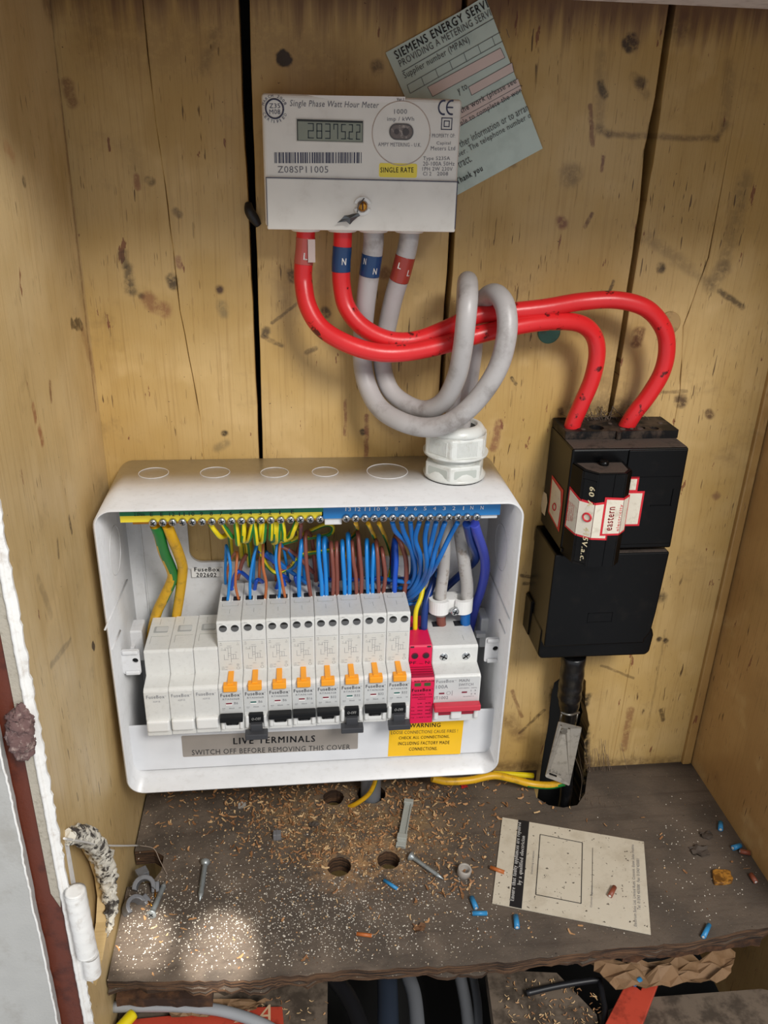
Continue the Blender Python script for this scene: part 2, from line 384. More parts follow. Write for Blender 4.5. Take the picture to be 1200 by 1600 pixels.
gRr = [(.250, ZB), (.2455, .0), (.2420, .03), (.2440, .05), (.2370, .075), (.2345, .1), (.2215, .115), (.2214, .33), (.2240, .37), (.2246, .43), (.2258, .5), (.2268, .54), (.2262, .58), (.2270, ZT)]
c1 = [(-.088, ZB), (-.092, .35), (-.101, .43), (-.104, .50), (-.108, .56), (-.112, ZT)]
c2 = [(.272, ZB), (.275, .37), (.269, .42), (.279, .47), (.281, ZT)]
c3 = [(.312, ZB), (.312, .3), (.313, ZT)]
def off(pl, d): return [(x+d*random.uniform(.4, 1.), z) for x, z in pl]
def jag(pl, a=.00035, n=5):
    o = []
    for (x0, z0), (x1, z1) in zip(pl, pl[1:]):
        for i in range(n):
            t = i/n; o.append((x0+(x1-x0)*t+random.uniform(-a, a), z0+(z1-z0)*t))
    return o+[pl[-1]]
boards = [([(XL-.02, ZB), (XL-.02, ZT)], off(jag(c1), -.0002)), (jag(c1), jag(gL)), (jag(gLr), jag(gM)), (jag(gMr), jag(gR)),
          (jag(gRr), off(jag(c2), -.0003)), (jag(c2), [(XR+.02, ZB), (XR+.02, ZT)])]
for L, R_ in boards:
    bx = [q[0] for q in L+R_]
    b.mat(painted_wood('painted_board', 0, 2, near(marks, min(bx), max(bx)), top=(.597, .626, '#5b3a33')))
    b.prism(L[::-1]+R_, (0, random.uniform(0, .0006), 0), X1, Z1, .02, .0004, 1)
o = struct(b.build('wall_back'))
b = B(DARK); b.box(XL-.05, XR+.05, .035, .04, ZB, ZT); struct(b.build('wall_behind'))

# side walls
def WL(px, py): q = P(px, py, x=XL); return (q.y, q.z)
def ml(x1, y1, x2, y2, wd, st=.8, c='#3a2618', soft=.5): return (WL(x1, y1), WL(x2, y2), wd/1000, st, c, soft)
lm = [ml(145, 1008, 147, 1012, 3, .9, '#3a2a22', .85), ml(37, 283, 38, 285, 2.5, .8), ml(10, 230, 20, 245, 4, .5, '#b07a52'), ml(52, 635, 56, 655, 2.5, .8, '#8a4a30'), ml(62, 672, 66, 690, 3, .8, '#8a4a30'), ml(78, 598, 80, 625, 2, .8, '#6b3a26'),
      ml(108, 810, 112, 830, 2, .8), ml(90, 845, 92, 870, 1.6, .6), ml(112, 505, 128, 510, 3.5, .9, '#33241a', .7), ml(130, 520, 150, 590, 5, .5, '#8a5c3a', .3), ml(78, 0, 150, 640, 2.2, .6, '#6b4430', .3),
      ml(70, 0, 100, 60, 7, .6, '#6b4430', .2), ml(80, 1040, 110, 1000, 2, .4), ml(165, 715, 228, 1230, 2, .4, '#4a3322', .1), ml(60, 905, 80, 960, 3, .3), ml(120, 1240, 122, 1250, 1, .6)]
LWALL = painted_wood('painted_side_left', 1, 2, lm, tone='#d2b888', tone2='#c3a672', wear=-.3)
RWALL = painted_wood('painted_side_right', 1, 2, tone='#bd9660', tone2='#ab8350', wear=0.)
hole = [WL(*q) for q in [(101, 1318), (112, 1300), (128, 1306), (146, 1320), (160, 1345), (168, 1370), (172, 1400), (170, 1440), (160, 1500), (150, 1540), (136, 1530), (126, 1480), (114, 1400), (106, 1350)]]
yf = -.2205
b = B(LWALL)
outer = [(yf, ZB), (.0, ZB), (.0, ZT)]+[(yf+random.uniform(-.0006, .0006), ZT-(ZT-ZB)*i/60) for i in range(61)]
hole = [(max(q[0], yf+.002), q[1]) for q in hole]
b.filled([outer, hole], (XL, 0, 0), Y1, Z1, .009)
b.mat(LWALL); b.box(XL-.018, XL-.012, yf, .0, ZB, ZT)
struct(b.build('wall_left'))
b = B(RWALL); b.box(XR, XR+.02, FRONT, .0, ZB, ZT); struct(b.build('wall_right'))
b = B(RWALL); b.box(XL, XR, FRONT, .0, .655, .67); struct(b.build('ceiling'))
# corner battens
TRIMC = painted_wood('painted_batten', 0, 2, tone='#b8935a', tone2='#a27c48', wear=.6)
b = B(TRIMC); b.prism([(XR-.0095, 0), (XR-.001, 0), (XR-.001, .655), (XR-.0075, .655)], (0, -.004, 0), X1, Z1, .006, .001); struct(b.build('trim_1'))
LINT = M('lintel_paint', '#b8ada6', .5, dirt='#6d5c58', dirts=.5)
zl = P(1200, 13, y=-.21).z
b = B(LINT); b.box(XL-.1, XR+.06, -.235, -.205, zl, zl+.1, .003); struct(b.build('trim_2'))
# front frame, left side
def xf(px, py): return P(px, py, y=FRONT).x
xw = (xf(98, 1330)+xf(155, 1600))/2; xg = (xf(85, 1330)+xf(132, 1600))/2; xb = (xf(66, 1330)+xf(85, 1420))/2; xe = (xf(36, 1330)+xf(101, 1600))/2
FB = M('mahogany_paint', '#68301e', .4, dirt='#3a1710', dirts=.6, dscale=60, bump=.3)
PLAS = M('rendered_edge', '#b5ad9e', .8, dirt='#8d8474', dirts=.6, dscale=300, bump=.8, bscale=500)
GB = M('grey_painted_board', '#b9b8b4', .5, dirt='#9a958c', dirts=.5, dscale=40, bump=.3)
def ragged(x0, x1, a, n=90, z0=ZB, z1=.62):
    return [(x0+random.uniform(-a, a), z0+(z1-z0)*i/n) for i in range(n+1)][::-1]+[(x1+random.uniform(-a, a), z0+(z1-z0)*i/n) for i in range(n+1)]
b = B(PAINTW); b.prism(ragged(xg, XL+.0014, .0006, 240), (0, FRONT-.001, 0), X1, Z1, .0018); b.tube([((xg+XL)/2-.001+random.uniform(-.0002, .0002), FRONT-.001, ZB+i*.004) for i in range(190)], .0014, 8, spline=False); b.prism([(xg+.0005, ZB), (XL-.0004, ZB), (XL-.0004, .62), (xg+.0005, .62)], (0, FRONT+.0006, 0), X1, Z1, .016); struct(b.build('trim_3'))
zt = P(85, 1418, y=FRONT).z
b = B(PLAS); b.prism([(xb, .62), (xb, zt+.012), (xb+.004, zt), (xg+.001, zt+.02), (xg+.001, .62)], (0, FRONT-.0003, 0), X1, Z1, .02); struct(b.build('trim_4'))
b = B(FB); b.prism([(xe-.02, ZB), (xg+.001, ZB), (xg+.001, .62), (xe-.02, .62)], (0, FRONT+.0012, 0), X1, Z1, .02); struct(b.build('trim_5'))
b = B(GB)
b.prism(ragged(xe-.25, xe, .0003), (0, FRONT-.006, 0), X1, Z1, .006)
b.mat(PAINTW); b.tube([(xe+.0012*mnoise.noise(Vector((i*.11, 3, 0)))+random.uniform(-.0003, .0003), FRONT-.006, ZB+i*.003) for i in range(220)], .0007, 6, spline=False)
struct(b.build('trim_6'))

# shelf board (floor) with its holes
def F0(px, py): q = P(px, py, z=0); return (q.x, q.y)
m_, pb = newmat('worn_shelf_board'); p = pos(); x_, y_ = p[0], p[1]; vv = vec(x_, y_, p[2])
col = Cc(lin('#4e453d')).mix(smooth(nz(vv, 18, 4), .35, .65), lin('#62564b')).mix(smooth(nz(vec(x_*10., y_*160., 0.), 1, 4), .5, .75)*.5, lin('#3b3029'))
dusty = smooth(x_, .2, .0)
col.mix(smooth(nz(vv, 30, 4), .45, .7)*(dusty*.35+.05), lin('#8b7b6c'))
saw = seg(x_, y_, F0(480, 1270), F0(640, 1290), .032, .05)*smooth(nz(vv, 70, 5, .7), .38, .6)
col.mix(saw*.55, lin('#9a7b50'))
ring = seg(x_, y_, F0(530, 1352), F0(610, 1342), .02, .1)*smooth(nz(vv, 110, 4, .7), .4, .6)
col.mix(ring*.7, lin('#b58c5e'))
col.mix(smooth(nz(vv, 520, 2), .66, .72)*(dusty*.85+.12), lin('#cdbda4'))
fleck = smooth(nz(vec(x_+.3, y_, 3.), 330, 2), .70, .73)*dusty*smooth(nz(vv, 14, 2), .4, .6)
col.mix(fleck*.9, lin('#e6ddcc'))
col.mix(smooth(nz(vec(x_, y_, 8.), 260, 3), .68, .74)*.7, lin('#221a15'))
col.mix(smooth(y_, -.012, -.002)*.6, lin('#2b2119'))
# raw split timber shows on the edge faces
g = S.nt.nodes.new('ShaderNodeNewGeometry'); sp = S.nt.nodes.new('ShaderNodeSeparateXYZ'); S.nt.links.new(g.outputs['Normal'], sp.inputs[0])
side = smooth(S(sp.outputs[2]), .75, .35)
gw = nz(vec(x_*30., y_*30., p[2]*700.), 1, 5, .7)
n2 = S.nt.nodes.new('ShaderNodeMix'); n2.data_type = 'RGBA'; n2.inputs[6].default_value = lin('#1d130d'); n2.inputs[7].default_value = lin('#6e4f36')
S.nt.links.new(smooth(gw, .35, .68).k, n2.inputs[0]); col.mix(side, n2.outputs[2])
finish(pb, col, .75, nz(vv, 220, 5, .7)+gw*side, .45, .0015)
FLOORM = m_; MATS['floor'] = m_
front = []
fp = [(168, 1533), (300, 1533), (390, 1532), (440, 1526), (560, 1516), (700, 1510), (800, 1503), (900, 1490), (960, 1483), (1060, 1474), (1200, 1449)]
for (a, c) in zip(fp, fp[1:]):
    for i in range(9):
        t = i/9; q = F0(a[0]+(c[0]-a[0])*t, a[1]+(c[1]-a[1])*t); front.append((q[0], q[1]+random.uniform(-.0007, .0007)+.0022*mnoise.noise(Vector((q[0]*60, 1, 0)))+.001*mnoise.noise(Vector((q[0]*240, 5, 0)))))
q = F0(1200, 1449)
front = [(XL+.0015, front[0][1])]+front[1:]+[q, (XR, q[1]+.008)]
def nfl(px, py): return F0(px, py)
notch_right = [nfl(918, 1196), nfl(917, 1215), nfl(914, 1240), nfl(902, 1258), nfl(880, 1262), nfl(857, 1258), nfl(838, 1246), nfl(832, 1222), nfl(836, 1196)]
notch_right = [(x, min(y, 0)) for x, y in notch_right]; notch_right[0] = (notch_right[0][0], 0); notch_right[-1] = (notch_right[-1][0], 0)
nl = [nfl(216, 1330), nfl(240, 1328), nfl(256, 1338), nfl(252, 1360), nfl(238, 1378), nfl(214, 1385)]
outer = front+[(XR, 0)]+notch_right+[(XL+.0015, 0)]+[(XL+.0015, nl[0][1])]+nl[1:5]+[(XL+.0015, nl[5][1])]
h1 = circ(*F0(530, 1354), .0098, 30, .03); h2 = circ(*F0(607, 1344), .0092, 30, .05)
h3 = circ(*F0(521, 1246), .0095, 30, .05); h4 = circ(*F0(580, 1240), .0125, 30, .04)
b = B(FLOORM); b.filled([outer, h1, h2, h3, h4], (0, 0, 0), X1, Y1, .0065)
def layer(zt_, th, amp, seed, back):
    fr_ = [(x, y+back+amp*mnoise.noise(Vector((x*45, seed, 0)))+amp*.4*mnoise.noise(Vector((x*200, seed, 2)))+random.uniform(-.0004, .0004)) for x, y in front]
    b.filled([fr_+outer[len(front):], h1, h2, h3, h4], (0, 0, zt_), X1, Y1, th)
layer(-.0065, .0030, .0035, 3.3, .0005); layer(-.0095, .0028, .005, 8.1, .0015); layer(-.0123, .0027, .006, 5.7, .0035)
struct(b.build('floor'))
# lower split layers of the broken board edge
SPLIT = M('split_timber', '#5a3b24', .8, dirt='#2b1a10', dirts=.9, dscale=60, bump=.9, bscale=180, thr=(.4, .6))
def splinter(pts, z0, z1, name, label):
    b = B(SPLIT); q = [P(px, py, z=z0) for px, py in pts]
    top = [(v.x+random.uniform(-.0006, .0006), v.y) for v in q]
    b.filled([top+[(top[-1][0], top[-1][1]+.02), (top[0][0], top[0][1]+.02)]], (0, 0, z0), X1, Y1, z0-z1)
    return tag(b.build(name), label, 'timber', None)
def row(p0, p1, n, a):
    return [(p0[0]+(p1[0]-p0[0])*i/n, p0[1]+(p1[1]-p0[1])*i/n+random.uniform(-a, a)) for i in range(n+1)]
splinter(row((180, 1558), (330, 1562), 14, 3), -.0155, -.024, 'timber_splinter', 'dark splintered timber strip under the left end of the shelf board')
splinter(row((975, 1490), (1190, 1462), 18, 3), -.0155, -.026, 'timber_splinter', 'dark splintered timber strip under the right end of the shelf board')
# ground level below the shelf: old boards with a dark void between them
ZL = -.055
OLDB = M('old_floorboard', '#6a5c4e', .8, dirt='#33291f', dirts=.8, dscale=50, bump=.5, bscale=150, thr=(.42, .62))
def lowboard(pts, name, label, z=ZL, th=.012, mt=None):
    b = B(mt or OLDB); q = [P(px, py, z=z) for px, py in pts]
    b.filled([[(v.x, v.y) for v in q]], (0, 0, z), X1, Y1, th)
    return tag(b.build(name), label, 'floorboard')
lowboard([(185, 1700), (510, 1700), (512, 1520), (185, 1520)], 'old_floorboard', 'dusty grey floorboard below the shelf, left of the dark gap')
lowboard([(785, 1700), (955, 1700), (932, 1585), (870, 1520), (760, 1515)], 'old_floorboard', 'dusty floorboard below the shelf just right of the dark gap')
lowboard([(960, 1700), (1300, 1700), (1260, 1560), (1190, 1545), (990, 1560), (936, 1585)], 'old_floorboard', 'worn floorboard at the lower right corner beside the red painted offcut')
b = B(DARK); b.box(XL-.05, XR+.05, -.5, .03, -.18, -.175); struct(b.build('floor_lower'))

# ------------------------------------------------------------------ electricity meter
MY = -.0442
MM = M
def mkmeter():
    tl, tr, bl, br = P(407, 145, y=MY), P(722, 155, y=MY), P(416, 358, y=MY), P(711, 363, y=MY)
    x0, x1, z0, z1 = (tl.x+bl.x)/2, (tr.x+br.x)/2, (bl.z+br.z)/2, (tl.z+tr.z)/2
    t = thing('electricity_meter', ((x0+x1)/2, 0, z0), 'cream single phase electricity meter with grey display screwed high on the back boards', 'electricity meter')
    b = B(METERW)
    b.box(x0, x1, MY, -.0015, z0+.0015, z1, .0022, 3)
    b.build('case', t)
    sz = P(415, 276, y=MY).z
    # terminal cover: lower, slightly inset front with a seam line round it
    b = B(METERW); cx0, cx1 = P(416, 300, y=MY).x, P(714, 300, y=MY).x
    b.box(cx0, cx1, MY-.0012, -.003, z0, sz-.0004, .0008, 2)
    cov = b.build('terminal_cover', t)
    b = B(INKP); e = .00018; yy = MY-.0013
    for (a0, a1, c0, c1) in ((cx0, cx1, sz-.0007, sz-.0002), (cx0, cx0+.00035, z0+.002, sz-.0004), (cx1-.0004, cx1, z0+.002, sz-.0004)):
        b.box(a0, a1, yy-.0002, yy+.0002, c0, c1)
    b.build('seam', cov)
    # sealing screw and torn seal
    c = P(566, 322, y=MY-.0012)
    b = B(CLAMPW)
    for a0 in (.3, 3.45):
        pl = [(.0056*math.cos(a0+i*.18), .0056*math.sin(a0+i*.18)) for i in range(15)]+[(.0036*math.cos(a0+i*.18), .0036*math.sin(a0+i*.18)) for i in range(14, -1, -1)]
        b.prism(pl, (c.x, c.y-.0018, c.z), X1, Z1, .0022, .0002, 1)
    b.build('screw_boss', cov)
    b = B(BRASS); b.lathe([(.0001, -.002), (.0026, -.002), (.0030, -.0012), (.0030, .0005)], c+Vector((0, -.001, 0)), (0, 1, 0), 20); b.mat(M('brass_dark', '#4a2a12', .6)); b.box(c.x-.0005, c.x+.0005, c.y-.0034, c.y-.003, c.z-.0022, c.z+.0022)
    b.build('sealing_screw', cov)
    b = B(M('lead_seal', '#6b6e70', .45, .8))
    s0 = P(569, 310, y=MY-.004); s1 = P(558, 332, y=MY-.006)
    b.tube([s0, P(561, 320, y=MY-.007), s1], .0004, 6)
    pl = [P(*q, y=MY-.005-random.uniform(0, .002)) for q in [(560, 333), (552, 334), (545, 336), (538, 337), (533, 343), (527, 348), (534, 347), (541, 346), (547, 351), (552, 345), (558, 340), (563, 337)]]
    mid = P(547, 341, y=MY-.0075); k = len(pl)
    vs = pl+[mid]+[v+Vector((0, .0007, 0)) for v in pl]+[mid+Vector((0, .0007, 0))]
    fs = [(i, (i+1) % k, k) for i in range(k)]+[(k+1+i, 2*k+1, k+1+(i+1) % k) for i in range(k)]+[(i, k+1+i, k+1+(i+1) % k, (i+1) % k) for i in range(k)]
    b.add(vs, fs, False); b.build('torn_seal', cov)
    # cable bushings
    for px in (478, 535, 584, 640):
        q = P(px, 362, y=-.03); b = B(METERW)
        b.lathe([(.0095, .001), (.0095, -.0016), (.0088, -.0022), (.0060, -.0022)], (q.x, -.028, z0), (0, 0, 1), 24); b.build('bushing', t)
    # display
    dx0, dx1 = P(464, 205, y=MY).x, P(567, 205, y=MY).x; dz1, dz0 = P(515, 187.5, y=MY).z, P(515, 221, y=MY).z
    b = B(M('display_bezel', '#cfc9bf', .4)); b.prism(rrect(dx0-.0006, dx1+.0006, dz0-.0006, dz1+.0006, .0005, 2), (0, MY-.0003, 0), X1, Z1, .001)
    b.mat(M('display_edge', '#2c2e2b', .5)); b.box(dx0, dx1, MY-.0005, MY, dz0, dz1)
    d = b.build('display_window', t)
    b = B(M('lcd_glass', '#8b9080', .25)); b.box(dx0+.0006, dx1-.0004, MY-.0007, MY-.0001, dz0+.0003, dz1-.0012)
    b.build('lcd_glass', d)
    b = B(M('lcd_digit', '#2a3438', .5)); Y = MY-.00085
    segs = {'2': 'abged', '8': 'abcdefg', '3': 'abgcd', '7': 'abcf', '5': 'afgcd'}
    edges_px = [(480, 493), (493.5, 506), (507, 519), (520, 531), (532, 543), (544, 554), (555.5, 565.5)]
    for ch, (e0, e1) in zip('2837522', edges_px):
        a0, a1 = P(e0+1, 205, y=Y).x, P(e1-2.6, 205, y=Y).x; zb, ztp = P(510, 217, y=Y).z, P(510, 193, y=Y).z; zm = (zb+ztp)/2; th = .00055
        if ch == '5' and e0 < 540: ztp2 = ztp
        R = {'a': (a0, a1, ztp-th, ztp), 'd': (a0, a1, zb, zb+th), 'g': (a0, a1, zm-th/2, zm+th/2), 'f': (a0, a0+th, zm, ztp), 'e': (a0, a0+th, zb, zm), 'b': (a1-th, a1, zm, ztp), 'c': (a1-th, a1, zb, zm)}
        if ch == '7': R['f'] = (a0, a0+th, zm+.001, ztp)
        for sg in segs[ch]:
            r = R[sg]; b.quad((r[0], Y, r[2]), (r[1], Y, r[2]), (r[1], Y, r[3]), (r[0], Y, r[3]))
    q = P(543.6, 216, y=Y); b.box(q.x-.0003, q.x+.0003, Y-.0001, Y, q.z-.0003, q.z+.0003)
    b.build('digits', d)
    # pulse window
    c = P(627, 206, y=MY); b = B(METERW)
    pts = [(c.x+.0178*math.cos(i*math.pi/32), MY-.0001, c.z-.001+.0178*math.sin(i*math.pi/32)) for i in range(65)]
    b.mats = [M('moulded_ring', '#c4b3a8', .5)]; b.tube(pts, .0003, 5, spline=False); b.build('moulded_ring', t)
    def pill(w_, h_): return [(q[0]+c.x, q[1]+c.z) for q in rrect(-w_, w_, -h_, h_, h_*.98, 8)]
    b = B(M('window_ring', '#55504e', .35)); b.prism(pill(.0074, .0046), (0, MY-.0007, 0), X1, Z1, .001, .0002, 1)
    b.mat(M('window_lens', '#6f625c', .15, dirt='#d0c4ba', dirts=.8, dscale=260)); b.prism(pill(.0066, .0038), (0, MY-.0009, 0), X1, Z1, .0006)
    b.mat(M('led_dot', '#453b39', .2)); b.lathe([(.0016, 0), (.0016, .0004)], (c.x-.003, MY-.0012, c.z), (0, 1, 0), 16); b.lathe([(.0021, 0), (.0021, .0004)], (c.x+.0026, MY-.0012, c.z), (0, 1, 0), 16)
    b.build('pulse_window', t)
    # yellow tariff sticker
    s0, s1 = P(592, 278, y=MY), P(652, 256, y=MY)
    b = B(M('tariff_yellow', '#f6df4c', .45)); b.prism(rrect(s0.x, s1.x, s0.z+.0005, s1.z, .0012, 3), (0, MY-.0002, 0), X1, Z1, .0003)
    b.mat(INK); b.tpx('SINGLE RATE', 594.5, 646, 269.5, 8, MY-.0003, .008)
    st = b.build('tariff_sticker', t)
    # barcode
    b = B(INKP); Y = MY-.0002; rb = random.Random(3); x = 429.
    while x < 565:
        wpx = rb.choice([.8, 1, 1.6, 2.2]); a0 = P(x, 255, y=Y); a1 = P(x+wpx, 255, y=Y); zt_ = P(x, 238, y=Y).z
        b.quad((a0.x, Y, a0.z), (a1.x, Y, a0.z), (a1.x, Y, zt_), (a0.x, Y, zt_)); x += wpx+rb.choice([.7, 1.0, 1.3, 2.2])
    b.build('barcode', t)
    # printing
    b = B(M('meter_print', '#6d6b73', .6)); Y = MY-.0002
    b.tpx('Single Phase Watt Hour Meter', 453, 592, 169, 13, Y, -.012, .2, 3)
    b.tpx('Z08SP11005', 434, 513, 270, 10.5, Y, -.015)
    b.tpx('1000', 616, 636, 178, 7.5, Y, -.012); b.tpx('imp / kWh', 605, 647, 191, 8.5, Y, -.01)
    b.tpx('AMPY METERING - U.K.', 591, 658, 228.5, 6, Y, -.012, 0, 1)
    b.tpx('PROPERTY OF:', 675, 711, 215, 6, Y, -.01); b.tpx('Capital', 682, 704, 227.5, 6.5, Y, -.012); b.tpx('Meters Ltd', 673, 711, 235, 6.5, Y, -.012)
    b.tpx('Type 5235A', 661, 703, 252, 7.5, Y, -.012); b.tpx('20-100A 50Hz', 661, 710, 259, 6.5, Y, -.012); b.tpx('1PH 2W 230V', 660, 707, 267, 6, Y, -.012); b.tpx('Cl 2', 661, 674, 274.5, 6, Y, -.012); b.tpx('2008', 683, 700, 274.5, 6, Y, -.012)
    b.mat(INKP)
    for cx, hx in ((693.5, 1), (706, 0)):   # CE mark
        q = P(cx, 168, y=Y); r0, r1 = .0036, .0029
        b.prism([(q.x+r0*math.cos(a), q.z+r0*math.sin(a)*1.2) for a in [math.radians(75+i*15) for i in range(15)]]+[(q.x+(r0-.0009)*math.cos(a), q.z+(r0-.0009)*math.sin(a)*1.2) for a in [math.radians(285-i*15) for i in range(15)]], (0, Y, 0), X1, Z1, .0001)
        if not hx: b.box(q.x-.003, q.x+.0008, Y-.0001, Y, q.z-.0004, q.z+.0004)
    q = P(698, 193.5, y=Y)
    for r, th in ((.0034, .0005), (.0018, .0005)):
        for (a0, a1, c0, c1) in ((-r, r, r-th, r), (-r, r, -r, -r+th), (-r, -r+th, -r, r), (r-th, r, -r, r)): b.box(q.x+a0, q.x+a1, Y-.0001, Y, q.z+c0, q.z+c1)
    c = P(429, 170, y=Y)
    b.tube([(c.x+.0052*math.cos(i*math.pi/20), Y, c.z+.0052*math.sin(i*math.pi/20)) for i in range(41)], .0005, 5, spline=False)
    b.tpx('Z35', 421, 438, 169, 7.5, Y, -.01); b.tpx('M08', 421, 438, 178.5, 7.5, Y, -.01)
    for word, a0, a1, r, fl in (('MARCH 2008', 160, 25, .0062, 1), ('CERTIFIED', 205, 335, .0077, -1)):
        for i, ch in enumerate(word):
            if ch == ' ': continue
            a = math.radians(a0+(a1-a0)*i/(len(word)-1)); nrm = Vector((math.cos(a), 0, math.sin(a))); uu = Vector((math.sin(a), 0, -math.cos(a)))*fl; vv = nrm*fl
            O = Vector((c.x, Y, c.z))+nrm*r-uu*.0007
            b.text(ch, O, uu, vv, .0013 if ch != 'I' else .0004, .0016)
    b.tpx('Ver.1', 620, 631, 157.5, 4.5, Y-.0002, .01)
    b.build('printed_text', t)
    b = B(M('label_strip', '#efe9e4', .3)); q0, q1 = P(480, 151, y=MY), P(633, 160, y=MY)
    b.prism([(q0.x, q0.z+.0008), (P(520, 154, y=MY).x, P(520, 156, y=MY).z), (P(560, 155, y=MY).x, P(560, 160, y=MY).z), (q1.x, q1.z), (q1.x, P(633, 152, y=MY).z+.0003)], (0, MY-.0001, 0), X1, Z1, .0002); b.build('peeling_film', t)
mkmeter()

# ------------------------------------------------------------------ notice card pinned behind the meter
def mkcard():
    TL, TR, BR, BL = P(598, 72, y=-.0012), P(768, -12, y=-.0012), P(848, 232, y=-.0012), P(716, 304, y=-.0012)
    u = (BR-BL).normalized(); v = Vector((-u.z, 0, u.x)); W_ = (BR-BL).length; H_ = (TL-BL).dot(v)
    O = BL
    # left edge hides behind the meter, so the card is the rectangle spanned by the visible right and bottom edges
    b = B(M('mint_card', '#cfdfd7', .7, dirt='#98aca4', dirts=.3, dscale=30)); t_off = (TL-BL).dot(u)
    hh = (TR-BR).dot(v)
    b.prism([(t_off, 0), (W_, 0), (W_, hh), (W_*.72, hh-.0006), (t_off, hh)], O, u, v, .0004)
    card = tag(b.build('notice_card', None, O), 'pale green printed notice card tilted behind the right side of the meter', 'card')
    def q(px, py): d = P(px, py, y=-.0014)-O; return d.dot(u), d.dot(v)
    b = B(M('card_pink', '#e6d2cb', .7)); n = Vector((0, -.0002, 0))
    def quadp(*pp, mt=None):
        pts = [q(*p_) for p_ in pp]; b.prism(pts, O+n, u, v, .00015)
    quadp((668, 136), (782, 75), (789, 90), (676, 151))
    quadp((732, 136), (800, 98), (803, 112), (737, 149)); quadp((714, 174), (809, 123), (815, 140), (716, 199))
    pk = b.build('pink_boxes', card)
    b = B(M('card_ink', '#4d4f52', .6)); n2 = n*1.8
    def txt(body, p0, p1, hpx, bold=0., off=0.):
        a = P(*p0, y=-.0016); c = P(*p1, y=-.0016); b.text(body, a+Vector((0, -.0002, 0)), u, v, (c-a).dot(u), hpx*.00053, bold)
    txt('SIEMENS ENERGY SERVI', (620, 93), (764, 13), 9.2, .02); txt('PROVIDING A METERING SERVI', (626, 105), (768, 24), 7.6, 0.)
    txt('Supplier number (MPAN)', (634, 126), (736, 70), 9.5); txt('y to', (718, 150), (733, 143), 9)
    txt('the work (please see', (722, 180), (808, 132), 8.4); txt('ble to complete the wor', (722, 199), (816, 146), 8.2)
    txt('ther information or to arran', (720, 231), (827, 174), 8.6); txt('lier. The telephone number o', (718, 248), (832, 188), 8.6); txt('tract.', (718, 263), (738, 252), 8)
    txt('Thank you', (716, 291), (757, 272), 9.5, .02)
    def line(p0, p1, th=.0002):
        a = q(*p0); c = q(*p1); d = Vector((c[0]-a[0], c[1]-a[1])).normalized()*th; pr = (-d[1], d[0])
        b.prism([(a[0]+pr[0], a[1]+pr[1]), (a[0]-pr[0], a[1]-pr[1]), (c[0]-pr[0], c[1]-pr[1]), (c[0]+pr[0], c[1]+pr[1])], O+n2, u, v, .0001)
    line((628, 112), (771, 29)); line((636, 133), (782, 50), .00015); line((641, 146), (786, 64), .00015)
    for i in range(8):
        t = i/6.6; line((636+t*146, 133-83*t), (641+t*146, 146-82*t), .00013)
    for pts in [((668, 136), (782, 75), (789, 90), (676, 151)), ((732, 136), (800, 98), (803, 112), (737, 149))]:
        for i in range(4): line(pts[i], pts[(i+1) % 4], .00013)
    line((718, 186), (814, 133), .00013); line((714, 174), (809, 123), .00013); line((716, 199), (815, 141), .00013)
    b.build('printed_text', card)
mkcard()

# ------------------------------------------------------------------ heavy meter cables
def cable(name, pts, r, mat, label, cat='cable', group=None, n=20, yd=-.03, stripe=None, mats=None, sub=10):
    pp = []; y = yd
    for q in pts:
        if len(q) == 3: y = q[2]
        pp.append(P(q[0], q[1], y=y))
    b = B(mat, *(mats or [])); b.tube(pp, r, n, sub, stripe=stripe)
    o = b.build(name); tag(o, label, cat, group); o_path = b.path
    return o, o_path
def sleeve(parent, path, py0, py1, r, mat, letters, lpos, dark=None):
    """marker sleeve round the cable between two image rows"""
    def rowof(v): d = v-CAM; return 800+FPX*d.dot(AD)/d.dot(AF)
    sel = [v for v in path[:len(path)//4] if py0-2 <= rowof(v) <= py1+2]
    b = B(mat)
    if len(sel) < 2: return
    dense = [sel[0]+(sel[-1]-sel[0])*k/6 for k in range(7)]
    b.tube(sel, r+.00025, 20, 4)
    s_ = b.build('marker_sleeve', parent)
    b = B(INKW)
    for (ch, px, py, hh, wd) in lpos:
        dd = AF+AR*(px-600)/FPX+AD*(py-800)/FPX; dd.normalize()
        # nearest axis point to the viewing ray, then step out to the sleeve surface
        best = min(sel, key=lambda v: ((v-CAM)-dd*(v-CAM).dot(dd)).length)
        ax = (sel[0]-sel[-1]).normalized(); rad = (CAM+dd*(best-CAM).dot(dd))-best; rad -= ax*rad.dot(ax)
        side = ax.cross((CAM-best).normalized()).normalized()*-1
        off = max(-.8, min(.8, rad.dot(side)/r)); nn = (side*off+(CAM-best).normalized()*math.sqrt(1-off*off)); nn = (nn-ax*nn.dot(ax)).normalized()
        uu = ax.cross(nn).normalized()*-1
        if uu.x < 0: uu = -uu
        up = ax if ax.z > 0 else -ax
        bb = CAM+dd*((best-CAM).dot(dd)); at_ = best+up*((bb-best).dot(up))+nn*(r+.0005)
        b.text(ch, at_-uu*wd*.5, uu, up, wd, hh, .01)
    b.build('printed_letters', s_)
SR = M('sleeve_red', '#9c3a30', .25); SRL = M('sleeve_faded_red', '#b5544c', .2); SN = M('sleeve_navy', '#1d3f6b', .25)
